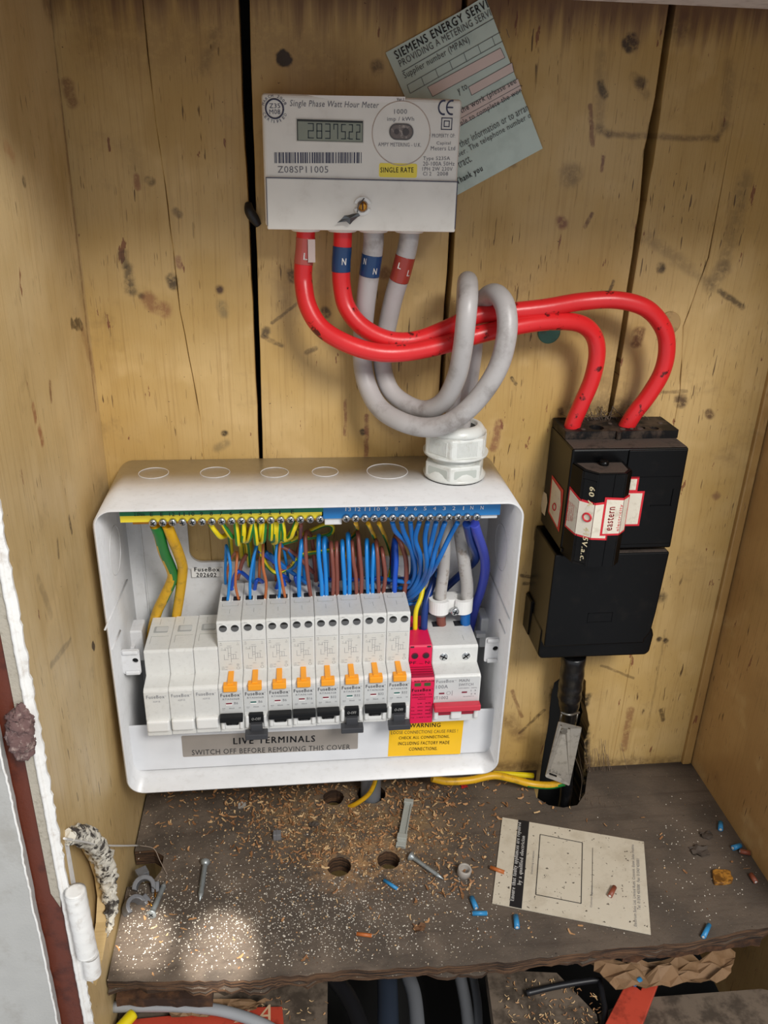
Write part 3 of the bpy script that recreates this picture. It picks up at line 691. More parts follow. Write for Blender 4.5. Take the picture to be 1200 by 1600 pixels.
o, pth = cable('meter_tail_cable', [(478, 358, -.028), (477, 385), (474, 415), (474, 440), (481, 478, -.034), (502, 512, -.04), (540, 536, -.046), (585, 550, -.049), (630, 551, -.049), (685, 541, -.049), (740, 525, -.048), (790, 513, -.046), (850, 503, -.04), (900, 504, -.034), (925, 520, -.03), (933, 550, -.028), (925, 592, -.026), (908, 632, -.024), (896, 660, -.022), (890, 684, -.022)], .0061, REDC, 'red cable from the leftmost meter hole to the left hole of the cut-out')
sleeve(o, pth, 373, 412, .0061, SRL, 'L', [('L', 477, 404, .0042, .0024)])
q = P(484, 386, y=-.0352)
b = B(M('clear_tape', '#c9b4ae', .2)); b.box(q.x-.0012, q.x+.0035, -.0353, -.0349, P(484, 410, y=-.035).z, P(484, 374, y=-.035).z); b.build('clear_tape', o)
o, pth = cable('meter_tail_cable', [(536, 358, -.028), (535, 385), (533, 415), (534, 445), (541, 478, -.03), (560, 505, -.034), (588, 524, -.038), (620, 533, -.040), (655, 530, -.040), (695, 515, -.040), (740, 495, -.040), (790, 488, -.040), (850, 481, -.038), (910, 471, -.034), (965, 469, -.034), (1010, 482, -.034), (1036, 512, -.032), (1042, 545, -.03), (1034, 582, -.028), (1013, 618, -.026), (992, 645, -.024), (978, 668, -.022), (974, 678, -.022)], .0061, REDC, 'red cable with navy sleeve arching highest before entering the black cut-out')
sleeve(o, pth, 385, 423, .0061, SN, 'N', [('N', 537, 412, .0042, .0028)])
o, pth = cable('meter_tail_cable', [(584, 358, -.028), (583, 385, -.027), (577, 430, -.025), (571, 475, -.022), (567, 520, -.018), (566, 560, -.018), (573, 600, -.024), (592, 636, -.036), (625, 658, -.05), (665, 668, -.06), (705, 659, -.068), (745, 625, -.071), (778, 575, -.072), (792, 520, -.070), (789, 478, -.062), (772, 459, -.048), (752, 475, -.03), (742, 515, -.020), (738, 555, -.020), (730, 610, -.028), (722, 650, -.038), (719, 690, -.041)], .0068, GREYC, 'grey cable with navy sleeve making the wider loop above the gland', sub=10)
sleeve(o, pth, 396, 432, .0068, SN, 'N', [('N', 585, 425, .0040, .0026), ('N', 571, 410, .0040, .0020)])
o, pth = cable('meter_tail_cable', [(641, 358, -.028), (637, 385, -.027), (627, 425, -.025), (615, 465, -.020), (606, 505, -.016), (598, 545, -.016), (599, 580, -.018), (612, 613, -.026), (640, 634, -.036), (668, 640, -.046), (695, 625, -.056), (713, 590, -.064), (722, 550, -.070), (728, 500, -.072), (731, 465, -.066), (731, 441, -.050), (729, 446, -.032), (727, 480, -.020), (724, 540, -.018), (716, 600, -.024), (710, 645, -.036), (708, 690, -.041)], .0066, GREYC, 'grey cable with dull red sleeve making the narrow loop above the gland', sub=10)
sleeve(o, pth, 402, 438, .0066, SR, 'L', [('L', 625, 416, .0040, .0022), ('L', 637, 428, .0040, .0020)])

# ------------------------------------------------------------------ cable gland
def mkgland():
    c = P(710, 744, z=BZ1); cx, cy = c.x+.0002, -.0405; z = BZ1
    t = thing('cable_gland', (cx, cy, z), 'large pale grey plastic cable gland standing on the consumer unit top', 'cable gland')
    def hexp(r, rot=0): return [(r*math.cos(math.radians(rot+60*i)), r*math.sin(math.radians(rot+60*i))) for i in range(6)]
    b = B(DARK); b.lathe([(.0215, 0), (.0215, .0008)], (cx, cy, z), (0, 0, 1), 32); b.build('rubber_washer', t)
    b = B(GLANDM); b.prism(hexp(.0228, 12), (cx, cy, z+.0135), X1, Y1, .0122, .0012, 2)
    b.lathe([(.0222, .0010), (.0228, .0028), (.0215, .0032), (.0180, .0135), (.0165, .016), (.0165, .019)], (cx, cy, z), (0, 0, 1), 36)
    bd = b.build('locknut', t)
    b = B(M('gland_recess', '#b9beb8', .4))
    for k in range(6):
        a = math.radians(12+30+60*k); rr = .0228*math.cos(math.pi/6); n = Vector((math.cos(a), math.sin(a), 0)); u = Vector((-math.sin(a), math.cos(a), 0))
        b.prism(rrect(-.0085, .0085, -.003, .003, .0008, 2), Vector((cx, cy, z+.0075))+n*(rr+.0002), u, Z1, .0003)
    b.build('recess', bd)
    b = B(GLANDM); b.prism(hexp(.0238, 12), (cx, cy, z+.034), X1, Y1, .0155, .0015, 2)
    b.lathe([(.0195, .0168), (.0232, .0180), (.0236, .0200)], (cx, cy, z), (0, 0, 1), 36)
    b.lathe([(.0206, .0335), (.0202, .0365), (.0180, .0395), (.0150, .0408), (.0138, .0400), (.0135, .030)], (cx, cy, z), (0, 0, 1), 36)
    for k in range(6):
        a = math.radians(12+30+60*k); rr = .0238*math.cos(math.pi/6); n = Vector((math.cos(a), math.sin(a), 0)); u = Vector((-math.sin(a), math.cos(a), 0))
        for j in range(15):
            O = Vector((cx, cy, z+.0265))+n*(rr+.0001)+u*((j-7)*.00105); b.prism([(-.0003, -.0052), (.0003, -.0052), (.0003, .0052), (-.0003, .0052)], O+n*.0003, u, Z1, .0006)
    dn = b.build('dome_nut', t)
    b = B(M('seal_rubber', '#2b2c2c', .7)); b.lathe([(.0137, .036), (.0137, .0375), (.006, .0375)], (cx, cy, z), (0, 0, 1), 32); b.build('seal_ring', t)
mkgland()

# ------------------------------------------------------------------ consumer unit enclosure
def mkunit():
    t = thing('consumer_unit', ((BX0+BX1)/2, 0, BZ0), 'white metal consumer unit enclosure with its front cover off, fixed to the boards', 'consumer unit')
    T = .0016; R = .0125
    o_ = rrect(BX0, BX1, BZ0, BZ1, R, 8); i_ = rrect(BX0+T, BX1-T, BZ0+T, BZ1-T, R-T, 8); k = len(o_)
    bm = bmesh.new()
    rings = []
    for pl, y in ((o_, -.0005), (o_, -BD), (i_, -BD), (i_, -.002)): rings.append([bm.verts.new((x, y, z)) for x, z in pl])
    fr = []
    for a, c in zip(rings, rings[1:]):
        for j in range(k): bm.faces.new((a[j], a[(j+1) % k], c[(j+1) % k], c[j]))
    for j in range(k): bm.faces.new((rings[3][j], rings[3][(j+1) % k], rings[0][(j+1) % k], rings[0][j]))
    bmesh.ops.recalc_face_normals(bm, faces=bm.faces)
    bm.verts.ensure_lookup_table(); rset = set(rings[1]+rings[2])
    bmesh.ops.bevel(bm, geom=[e for e in bm.edges if (e.verts[0] in set(rings[1]) and e.verts[1] in set(rings[1]))], offset=.0006, segments=2, affect='EDGES')
    b = B(WHITE); b.bm(bm, True)
    # embossed knock-outs
    def ring(c, u, v, r, mt=None): b.tube([c+u*(r*math.cos(i*math.pi/20))+v*(r*math.sin(i*math.pi/20)) for i in range(41)], .00028, 5, spline=False, caps=False)
    for px, py, r in ((240, 739, .0105), (336, 738, .0105), (429, 738, .0100), (508, 737, .0095), (605, 736, .0150)):
        ring(P(px, py, z=BZ1+.00005), X1, Y1, r)
    ring(P(180, 860, x=BX0+T), Y1, Z1, .018); ring(P(783, 855, x=BX1-T), Y1, Z1, .018)
    s = b.build('shell', t)
    # back plate with the raised cable opening
    b = B(WHITE)
    x0, z1 = P(293, 828, y=-.003).x, BZ1-.02; z0 = P(330, 878, y=-.003).z; x1 = P(668, 860, y=-.003).x
    ho = rrect(x0, x1, z0, z1+.008, .010, 6)
    b.filled([rrect(BX0+.0008, BX1-.0008, BZ0+.0008, BZ1-.0008, R, 6), ho], (0, -.0022, 0), X1, Z1, .0016)
    ho2 = rrect(x0-.007, x1+.007, z0-.008, z1+.012, .014, 6)
    b.filled([ho2, ho], (0, -.0035, 0), X1, Z1, .0014)
    for px in (203, 219):      # folds near the side
        q = P(px, 900, y=-.002)
    b.box(BX0+.012, BX0+.0128, -.004, -.002, BZ0+.03, BZ1-.01); b.box(BX1-.0128, BX1-.012, -.004, -.002, BZ0+.03, BZ1-.01)
    b.build('back_plate', t)
    # gusset pressings on the side walls
    for X, pts in ((BX0+T, [((198, 906), (163, 984)), ((187, 985), (174, 1015))]), (BX1-T, [((765, 893), (797, 968)), ((781, 968), (790, 990))])):
        for p0, p1 in pts:
            a, c = P(*p0, x=X), P(*p1, x=X); sg = 1 if X < 0 else -1
            b = B(WHITE); b.tube([a+X1*sg*.0004, c+X1*sg*.0004], .0007, 6, spline=False); b.build('gusset', t)
    # cover fixing brackets
    for side, (px0, px1, py0, py1), yy in (('l', (176, 217, 1015, 1054), -.066), ('r', (756, 794, 996, 1034), -.066)):
        a, c = P(px0, py1, y=yy), P(px1, py0, y=yy)
        x0_, x1_ = (BX0+T, c.x) if side == 'l' else (a.x, BX1-T)
        b = B(WHITE)
        cx, cz = (x0_+x1_)/2+.001, (a.z+c.z)/2
        kh = circ(cx+.002, cz+.001, .0022, 14)
        b.filled([rrect(x0_, x1_, a.z, c.z, .0015, 4), kh], (0, yy, 0), X1, Z1, .0012)
        b.box(x0_+.001, x1_-.0005, yy-.0022, yy-.0002, c.z-.0032, c.z, .0008); b.box(x0_+.002, x1_-.0005, yy-.0022, yy-.0002, a.z, a.z+.0032, .0008)
        b.mat(DARK); b.box(cx-.001, cx+.005, yy+.0012, yy+.0016, cz-.002, cz+.004)
        b.build('cover_bracket', t)
    # small printed label inside
    b = B(M('white_sticker', '#eceae6', .5)); a, c = P(300, 902, y=-.0045), P(347, 887, y=-.0045); b.box(a.x, c.x, -.0046, -.0025, a.z, c.z)
    b.mat(INK); b.tpx('FuseBox', 304, 343, 893, 6.5, -.0048, .03); b.tpx('202602', 307, 338, 901.5, 6.5, -.0048, .03)
    b.build('serial_sticker', t)
mkunit()
# DIN rail
b = B(M('rail_steel', '#b5b6b2', .35, .9)); RZ = P(200, 1035, y=-.012).z
zc = .165
b.box(BX0+.012, BX1-.012, -.0105, -.0095, zc-.011, zc+.011); b.box(BX0+.012, BX1-.012, -.0120, -.0112, zc-.0175, zc-.010); b.box(BX0+.012, BX1-.012, -.0120, -.0112, zc+.010, zc+.0175)
b.box(BX0+.012, BX1-.012, -.0115, -.0100, zc-.0115, zc-.0100); b.box(BX0+.012, BX1-.012, -.0115, -.0100, zc+.0100, zc+.0115); b.box(BX0+.02, BX1-.02, -.0100, -.0020, zc-.006, zc+.006)
tag(b.build('mounting_rail', None, (0, -.01, zc)), 'steel mounting rail behind the row of modules in the consumer unit', 'rail')
for px, lab in ((214, 'left'), (758, 'right')):
    b = B(WHITE); q = P(px, 1030, y=-.03); x0 = q.x-.004 if lab == 'left' else q.x-.006
    b.box(x0, x0+.010, -.030, -.012, zc-.004, zc+.024, .0012); b.box(x0-.004, x0+.004, -.034, -.028, zc+.008, zc+.012, .0006)
    tag(b.build('rail_end_stop', None, (x0, -.012, zc)), 'small plastic end stop on the rail at the %s end of the module row' % lab, 'end stop')

# ------------------------------------------------------------------ modules
MW = .0179; MX0 = -.1370; SH, NO = -.0700, -.0860; ZBOT = .1325
def zsl(i): return .0004*(i-3)     # the row climbs very slightly to the right
def profile(ztop, znose, zb, back): return [(back, zb), (NO, zb), (NO, znose-.002), (NO+.002, znose), (SH, znose+.0015), (SH, ztop-.0012), (SH+.0012, ztop), (back, ztop)]
def body(b, x0, x1, prof, bev=.0004):
    # profile in (y, z), extruded along x
    b.prism([(-y, z) for y, z in prof], (x0+.00012, 0, 0), (0, -1, 0), (0, 0, 1), (x1-x0)-.00024, bev, 1) if False else None
    bm = bmesh.new(); k = len(prof)
    a = [bm.verts.new((x0+.00015, y, z)) for y, z in prof]; c = [bm.verts.new((x1-.00015, y, z)) for y, z in prof]
    bm.faces.new(a); bm.faces.new(c[::-1])
    for i in range(k): bm.faces.new((a[i], c[i], c[(i+1) % k], a[(i+1) % k]))
    bmesh.ops.recalc_face_normals(bm, faces=bm.faces)
    bmesh.ops.bevel(bm, geom=bm.edges[:], offset=bev, segments=2, affect='EDGES', clamp_overlap=True)
    b.bm(bm, False)
def ftext(b, s, x0, x1, z, h, y, bold=0.): b.text(s, (x0, y, z), X1, Z1, x1-x0, h, bold)
SEAM = M('seam_grey', '#8d8d8a', .6); SLOT = M('slot_dark', '#26262a', .6)  # SEAM: grey of the thin seam lines

def mkrcbo():
    zt = .2190; zn = .1745; x0 = -MW/2; x1 = MW/2; o = Vector((0, -.012, ZBOT))
    t = thing('circuit_breaker', o, 'x', 'circuit breaker', 'circuit breakers on the mounting rail')
    b = B(MODULE); zc_ = zt-.0095
    body(b, x0, x1, profile(zt, zn, ZBOT, -.012))
    # stepped lines on the top face
    b.mat(SEAM); b.box(x0+.003, x1-.003, -.0475, -.0473, zt-.0002, zt+.0001); b.box(x0+.003, x0+.0032, -.0475, -.044, zt-.0002, zt+.0001); b.box(x1-.0032, x1-.003, -.0475, -.044, zt-.0002, zt+.0001)
    b.box(-.0001, .0001, -.058, -.052, zt-.0002, zt+.0001)
    b.box(x0+.001, x1-.001, SH-.0001, SH+.0002, zt-.0165, zt-.0163)
    b.build('body', t)
    for sx in (-.0042, .0044):
        b = B(M('hole_rim', '#e6e6e4', .4)); c = Vector((sx, SH-.0002, zc_+.004))
        b.lathe([(.0030, .0004), (.0034, -.0001), (.0036, .0004)], c, (0, 1, 0), 22)
        b.mat(M('hole_grey', '#5b5c5d', .5)); b.lathe([(.0029, -.0001), (.0029, .0004)], c, (0, 1, 0), 22)
        b.mat(DARK); b.prism([(.0026*math.cos(math.radians(a)), .0026*math.sin(math.radians(a))) for a in range(10, 171, 16)]+[(-.0018, .0012), (.0018, .0012)], c+Vector((0, -.0004, 0)), X1, Z1, .0002)  # flat dark crescent paints the shade inside the hole
        b.build('screw_hole', t)
        b = B(SLOT); b.box(sx-.0028, sx+.0028, -.0395, -.0335, zt-.0005, zt+.0001); b.mat(M('slot_lip', '#eeeeec', .4)); b.box(sx-.0034, sx-.0028, -.040, -.0335, zt-.0002, zt+.0005); b.box(sx+.0028, sx+.0034, -.040, -.0335, zt-.0002, zt+.0005)
        b.build('wire_slot', t)
    # wiring diagram and small print
    b = B(INKL); Y = SH-.0002
    b.mat(M('print_panel', '#d3d2cc', .5)); b.box(x0+.0012, x1-.0012, SH-.00012, SH, zn+.003, zt-.0172)
    b.mat(INKL)
    def ln(a0, c0, a1, c1, w_=.00010): b.box(min(a0, a1)-w_, max(a0, a1)+w_, Y-.00005, Y, min(c0, c1)-w_, max(c0, c1)+w_)
    zz = zn+.0135
    for a0, c0, a1, c1 in ((-.0015, .009, -.0015, .0), (.0005, .009, .0005, -.004), (-.0045, .003, -.0045, -.0015), (-.0045, -.0015, -.0015, -.0015), (-.0015, .004, .0005, .004), (-.0015, .002, .0005, .002), (.0005, .003, .004, .003), (.004, .003, .004, -.001), (.0005, -.001, .006, -.001), (.0022, .003, .0022, -.001), (-.002, .0105, .001, .0105), (-.0035, .007, -.0035, .009), (-.0028, .009, .0015, .009)): ln(a0, zz+c0, a1, zz+c1)
    b.mat(INKG)
    for s_, a0, a1, z_, h_ in (('N', -.0068, -.006, zt-.0195, .0009), ('OUT', -.0072, -.0055, zt-.021, .0007), ('L', .0056, .0062, zt-.0195, .0009), ('OUT', .005, .0067, zt-.021, .0007), ('SUPPLY', -.0016, .001, zn+.0065, .0006), ('N', -.0062, -.0056, zn+.0205, .0006), ('VOLTAGE', -.0066, -.003, zn+.0192, .0006), ('TEST', .0035, .0052, zn+.017, .0006),
                            ('230V~ 50Hz', -.0068, -.0022, zn+.0042, .0006), ('6kA', -.0068, -.0048, zn+.0030, .0006), ('IEC61009', -.0068, -.0028, zn+.0018, .0006)): ftext(b, s_, a0, a1, z_+.001, h_, Y-.00005)
    for cz in (zn+.0062, ): b.tube([(.0052+.0011*math.cos(i*math.pi/8), Y, cz-.002+.0011*math.sin(i*math.pi/8)) for i in range(17)], .00008, 4, spline=False, caps=False)
    b.box(.0045, .0059, Y-.0001, Y, zn+.0065, zn+.0066); b.box(.0045, .0059, Y-.0001, Y, zn+.0078, zn+.0079); b.box(.0045, .0046, Y-.0001, Y, zn+.0065, zn+.0079); b.box(.0058, .0059, Y-.0001, Y, zn+.0065, zn+.0079)
    b.text('1.2Nm', (x0+.0012, Y, zt-.0018), X1, Z1, .0034, .0007)
    b.build('wiring_print', t)
    # T shaped test button: stem lies on the ledge, bar on the front of the nose
    b = B(ORANGE); b.prism([(-.0022, -.0004), (.0022, -.0004), (.0022, .012), (-.0022, .012)], (0, NO+.0115, zn+.0018), X1, (0, -.02, 0), .0) if False else None
    b.box(-.0021, .0021, NO-.0008, SH-.0004, zn+.0002, zn+.0022, .0004, 2); b.box(-.0050, .0050, NO-.0028, NO+.0035, zn-.0040, zn+.0012, .0006, 2)
    b.build('test_button', t)
    # front print
    b = B(M('front_panel_grey', '#cbcccb', .4)); b.box(x0+.0008, x1-.0008, NO-.0001, NO+.0003, ZBOT+.0175, zn-.0045)
    b.mat(M('brand_ink', '#74757c', .6)); Y = NO-.0003
    ftext(b, 'FuseBox', -.0074, .0064, zn-.0098, .0029, Y, .012); ftext(b, '*', .0068, .0076, zn-.0080, .0008, Y)
    b.mat(INKG); 
    ftext(b, '6kA', -.0068, -.0045, ZBOT+.0214, .0008, Y); ftext(b, '30mA', -.0018, .0022, ZBOT+.0212, .0011, Y); ftext(b, 'CE', .0052, .0068, ZBOT+.0214, .0010, Y); b.box(-.0068, -.0050, Y-.00005, Y, ZBOT+.0206, ZBOT+.0207)
    b.build('brand_print', t)
    # toggle housing lugs
    b = B(M('lug_white', '#e6e6e4', .38))
    b.box(x0+.0008, x0+.0036, NO-.0022, NO+.001, ZBOT+.0035, ZBOT+.0145, .0010, 2); b.box(x1-.0036, x1-.0008, NO-.0022, NO+.001, ZBOT+.0035, ZBOT+.0145, .0010, 2); b.box(x0+.0036, x1-.0036, NO-.0006, NO+.001, ZBOT+.0030, ZBOT+.0060, .0004)
    b.build('toggle_housing', t)
    return t
def toggle_on(t, ox, oz):
    b = B(TOGB); zb = ZBOT+oz
    b.box(ox-.0048, ox+.0048, NO-.0012, NO+.002, zb+.0062, zb+.0150, .0012, 2)
    b.box(ox-.0084, ox+.0084, NO-.0075, NO-.0010, zb+.0140, zb+.0182, .0006, 2)
    g = b.build('toggle', t)
    b = B(INKL); ftext(b, '1-ON', ox-.002, ox+.0025, zb+.0072, .0007, NO-.0014); b.build('on_mark', g)
def toggle_off(t, ox, oz):
    b = B(TOGB); zb = ZBOT+oz
    b.box(ox-.0053, ox+.0053, NO-.0026, NO+.002, zb+.0085, zb+.0168, .0006, 2)
    b.mat(TOGG); b.box(ox-.0046, ox+.0046, NO-.0058, NO-.001, zb+.0030, zb+.0095, .0008, 2)
    b.box(ox-.0084, ox+.0084, NO-.0105, NO-.0030, zb-.0010, zb+.0038, .0006, 2)
    g = b.build('toggle', t)
    b = B(INKW); ftext(b, 'O-OFF', ox-.0033, ox+.0033, zb+.0112, .0024, NO-.0028, .01); b.build('off_mark', g)
rproto = mkrcbo()
ords = ['first', 'second', 'third', 'fourth', 'fifth', 'sixth', 'seventh', 'eighth']
kids = list(rproto.children)
for i in range(8):
    if i == 0: r = rproto; newk = kids
    else:
        r = rproto.copy(); COL.objects.link(r); newk = []
        for ch in kids:
            c = ch.copy(); COL.objects.link(c); c.parent = r; newk.append(c)
    X = MX0+MW*(3.5+i); r.location = (X, -.012, ZBOT+zsl(i+3)); ORG[r] = Vector(r.location)
    isoff = i in (1, 5, 7)
    r['label'] = 'narrow white circuit breaker, %s of eight from the left, black toggle %s' % (ords[i], 'down' if isoff else 'up')
for i in range(8):
    r = [o for o in bpy.data.objects if o.get('label', '').startswith('narrow white circuit breaker, %s of' % ords[i])][0]
    X = MX0+MW*(3.5+i); oz = zsl(i+3)
    (toggle_off if i in (1, 5, 7) else toggle_on)(r, X, oz)
    Y = NO-.0003; zb = ZBOT+oz
    b = B(M('rating_ink', '#7b7c80', .6))
    code, rat = [('RTA0606B', 'B6'), ('RTA0606B', 'B6'), ('RTA0606B', 'B6'), ('RTA0616B', 'B16')][i] if i < 4 else ('RTA0632B', 'B32')
    ftext(b, rat, X+.0022, X+(.0050 if i < 3 else .0062), zb+.0252, .0021, Y); ftext(b, code, X-.0060, X+.0062, zb+.0293, .0015, Y)
    b.mat(INKW); b.box(X-.0040, X+.0008, Y-.0002, Y, zb+.0246, zb+.0270)
    b.mat(M('flag_red', '#7a1a30', .4) if i not in (1, 5, 7) else M('flag_green', '#0c5a55', .4)); b.box(X-.0038, X+.0006, Y-.0003, Y, zb+.0257, zb+.0269)
    b.build('rating_flag', r)

# blanks
def mkblank():
    zt = .1964; zn = .1735; x0, x1 = -MW/2, MW/2
    t = thing('blank_module', (0, -.012, ZBOT-.0005), 'x', 'blank module', 'blank modules at the left end of the rail')
    b = B(MODULE); body(b, x0, x1, profile(zt, zn, ZBOT-.0005, -.0225)); 
    b.mat(SEAM); b.box(x0+.003, x0+.0032, -.06, -.05, zt-.0001, zt+.0001); b.box(x0+.003, x1-.002, -.0505, -.0503, zt-.0001, zt+.0001); b.box(x0+.007, x0+.0072, -.034, -.0255, zt-.0001, zt+.0001)
    b.build('body', t)
    b = B(M('blank_slot', '#a9abab', .5)); b.prism(rrect(-.0052, .0052, -.0045, .0045, .0010, 3), (0, -.041, zt+.0002), X1, Y1, .0006)
    b.mat(M('blank_slot_lip', '#c9cbcb', .5)); b.prism(rrect(-.0040, .0048, -.0030, .0032, .0010, 3), (.0004, -.0405, zt+.0003), X1, Y1, .0004); b.build('wire_slot', t)
    b = B(M('lug_white', '#e6e6e4', .38)); b.box(x0+.0006, x1-.0006, NO-.0035, NO+.001, ZBOT+.0052, ZBOT+.0150, .0016, 3); b.build('dummy_toggle', t)
    b = B(M('blank_print', '#9a9ba0', .6)); ftext(b, 'FuseBox', -.0070, .0060, zn-.0075, .0028, NO-.0002, .01); ftext(b, '*', .0064, .0072, zn-.0060, .0008, NO-.0002); ftext(b, 'ADP1B', -.0026, .0026, zn-.0110, .0014, NO-.0002); b.build('brand_print', t)
    return t
bp_ = mkblank(); kids = list(bp_.children)
for i, nm in enumerate(('leftmost blank grey module on the rail, beside the enclosure side', 'blank grey module between two other blanks on the rail', 'blank grey module touching the first circuit breaker')):
    if i == 0: r = bp_
    else:
        r = bp_.copy(); COL.objects.link(r)
        for ch in kids: c = ch.copy(); COL.objects.link(c); c.parent = r
    r.location = (MX0+MW*(i+.5), -.012, ZBOT-.0005+.0004*i); r['label'] = nm

# surge protection device
def mkspd():
    X = MX0+MW*11.5; x0, x1 = X-MW/2, X+MW/2; zt, zn = .1915, .1735
    t = thing('surge_protector', (X, -.012, ZBOT), 'bright pink surge protection module between the last breaker and main switch', 'surge protector')
    b = B(MAG); body(b, x0, x1, profile(zt, zn, ZBOT-.001, -.0255)); b.mat(M('magenta_line', '#9d0f37', .5))
    for k in range(5): b.box(x0+.0006, x1-.0006, NO+.001+k*.0028, NO+.0013+k*.0028, zn+.0001, zn+.0018)
    b.build('body', t)
    b = B(M('magenta_dark', '#6b0a28', .5))
    for sx in (-.0044, .0042): b.lathe([(.0027, -.0003), (.0027, .0006)], (X+sx, SH, zt-.0085), (0, 1, 0), 20)
    b.mat(SLOT)
    for sx in (-.0044, .0042): b.lathe([(.0020, -.0005), (.0020, .0006)], (X+sx+.0002, SH, zt-.0088), (0, 1, 0), 20)
    b.box(x0+.001, x0+.0038, SH-.0001, SH+.0003, zt-.0012, zt-.0002); b.box(x1-.0040, x1-.001, SH-.0001, SH+.0003, zt-.0012, zt-.0002)
    b.build('screw_hole', t)
    b = B(SLOT); b.box(X-.0080, X-.0030, -.047, -.0425, zt-.0003, zt+.00015); b.box(X+.0018, X+.0075, -.047, -.0425, zt-.0003, zt+.00015); b.build('wire_slot', t)
    b = B(M('window_green', '#3c5a2c', .3)); 
    for sx in (-.0038, .0036): b.box(X+sx-.0024, X+sx+.0024, NO-.0003, NO, zn-.0070, zn-.0042)
    b.build('status_window', t)
    b = B(INK); Y = NO-.0002
    ftext(b, 'PE', x0+.0006, x0+.0058, zt-.0165, .0030, SH-.0002); ftext(b, '1.2Nm', x0+.0065, x0+.0115, zt-.0163, .0008, SH-.0002, .02); ftext(b, 'N', x1-.0050, x1-.0018, zt-.0165, .0030, SH-.0002)
    ftext(b, 'RED:REPLACE', x0+.0026, x1-.0006, zn-.0032, .0013, Y, .03); ftext(b, 'FuseBox', x0+.001, x1-.0024, zn-.0120, .0027, Y, .03); ftext(b, '*', x1-.0018, x1-.001, zn-.0105, .0008, Y)
    ftext(b, 'SPDCMT2', x0+.0014, x0+.0108, zn-.0155, .0013, Y, .03); ftext(b, 'T2', x1-.0042, x1-.0016, zn-.0155, .0013, Y); ftext(b, 'SURGE PROTECTION', x0+.0014, x1-.0012, zn-.0178, .0008, Y, .02); ftext(b, 'DEVICE', x0+.006, x1-.0062, zn-.0195, .0008, Y, .02)
    for k, (a, c, d) in enumerate((('', 'L-N', 'N-PE'), ('Uc', '275V~', '255V~'), ('In', '20kA', '20kA'), ('Imax', '40kA', '40kA'), ('Up', '1.5kV', '1.5kV'))):
        z_ = zn-.0235-k*.0033
        if a: ftext(b, a, x0+.0012, x0+.0012+.0011*len(a), z_, .0009, Y, .02)
        ftext(b, c, x0+.0058, x0+.0058+.0010*len(c), z_, .0010, Y, .02); ftext(b, d, x0+.0118, x0+.0118+.0010*len(d), z_, .0010, Y, .02)
    b.build('printed_text', t)
mkspd()
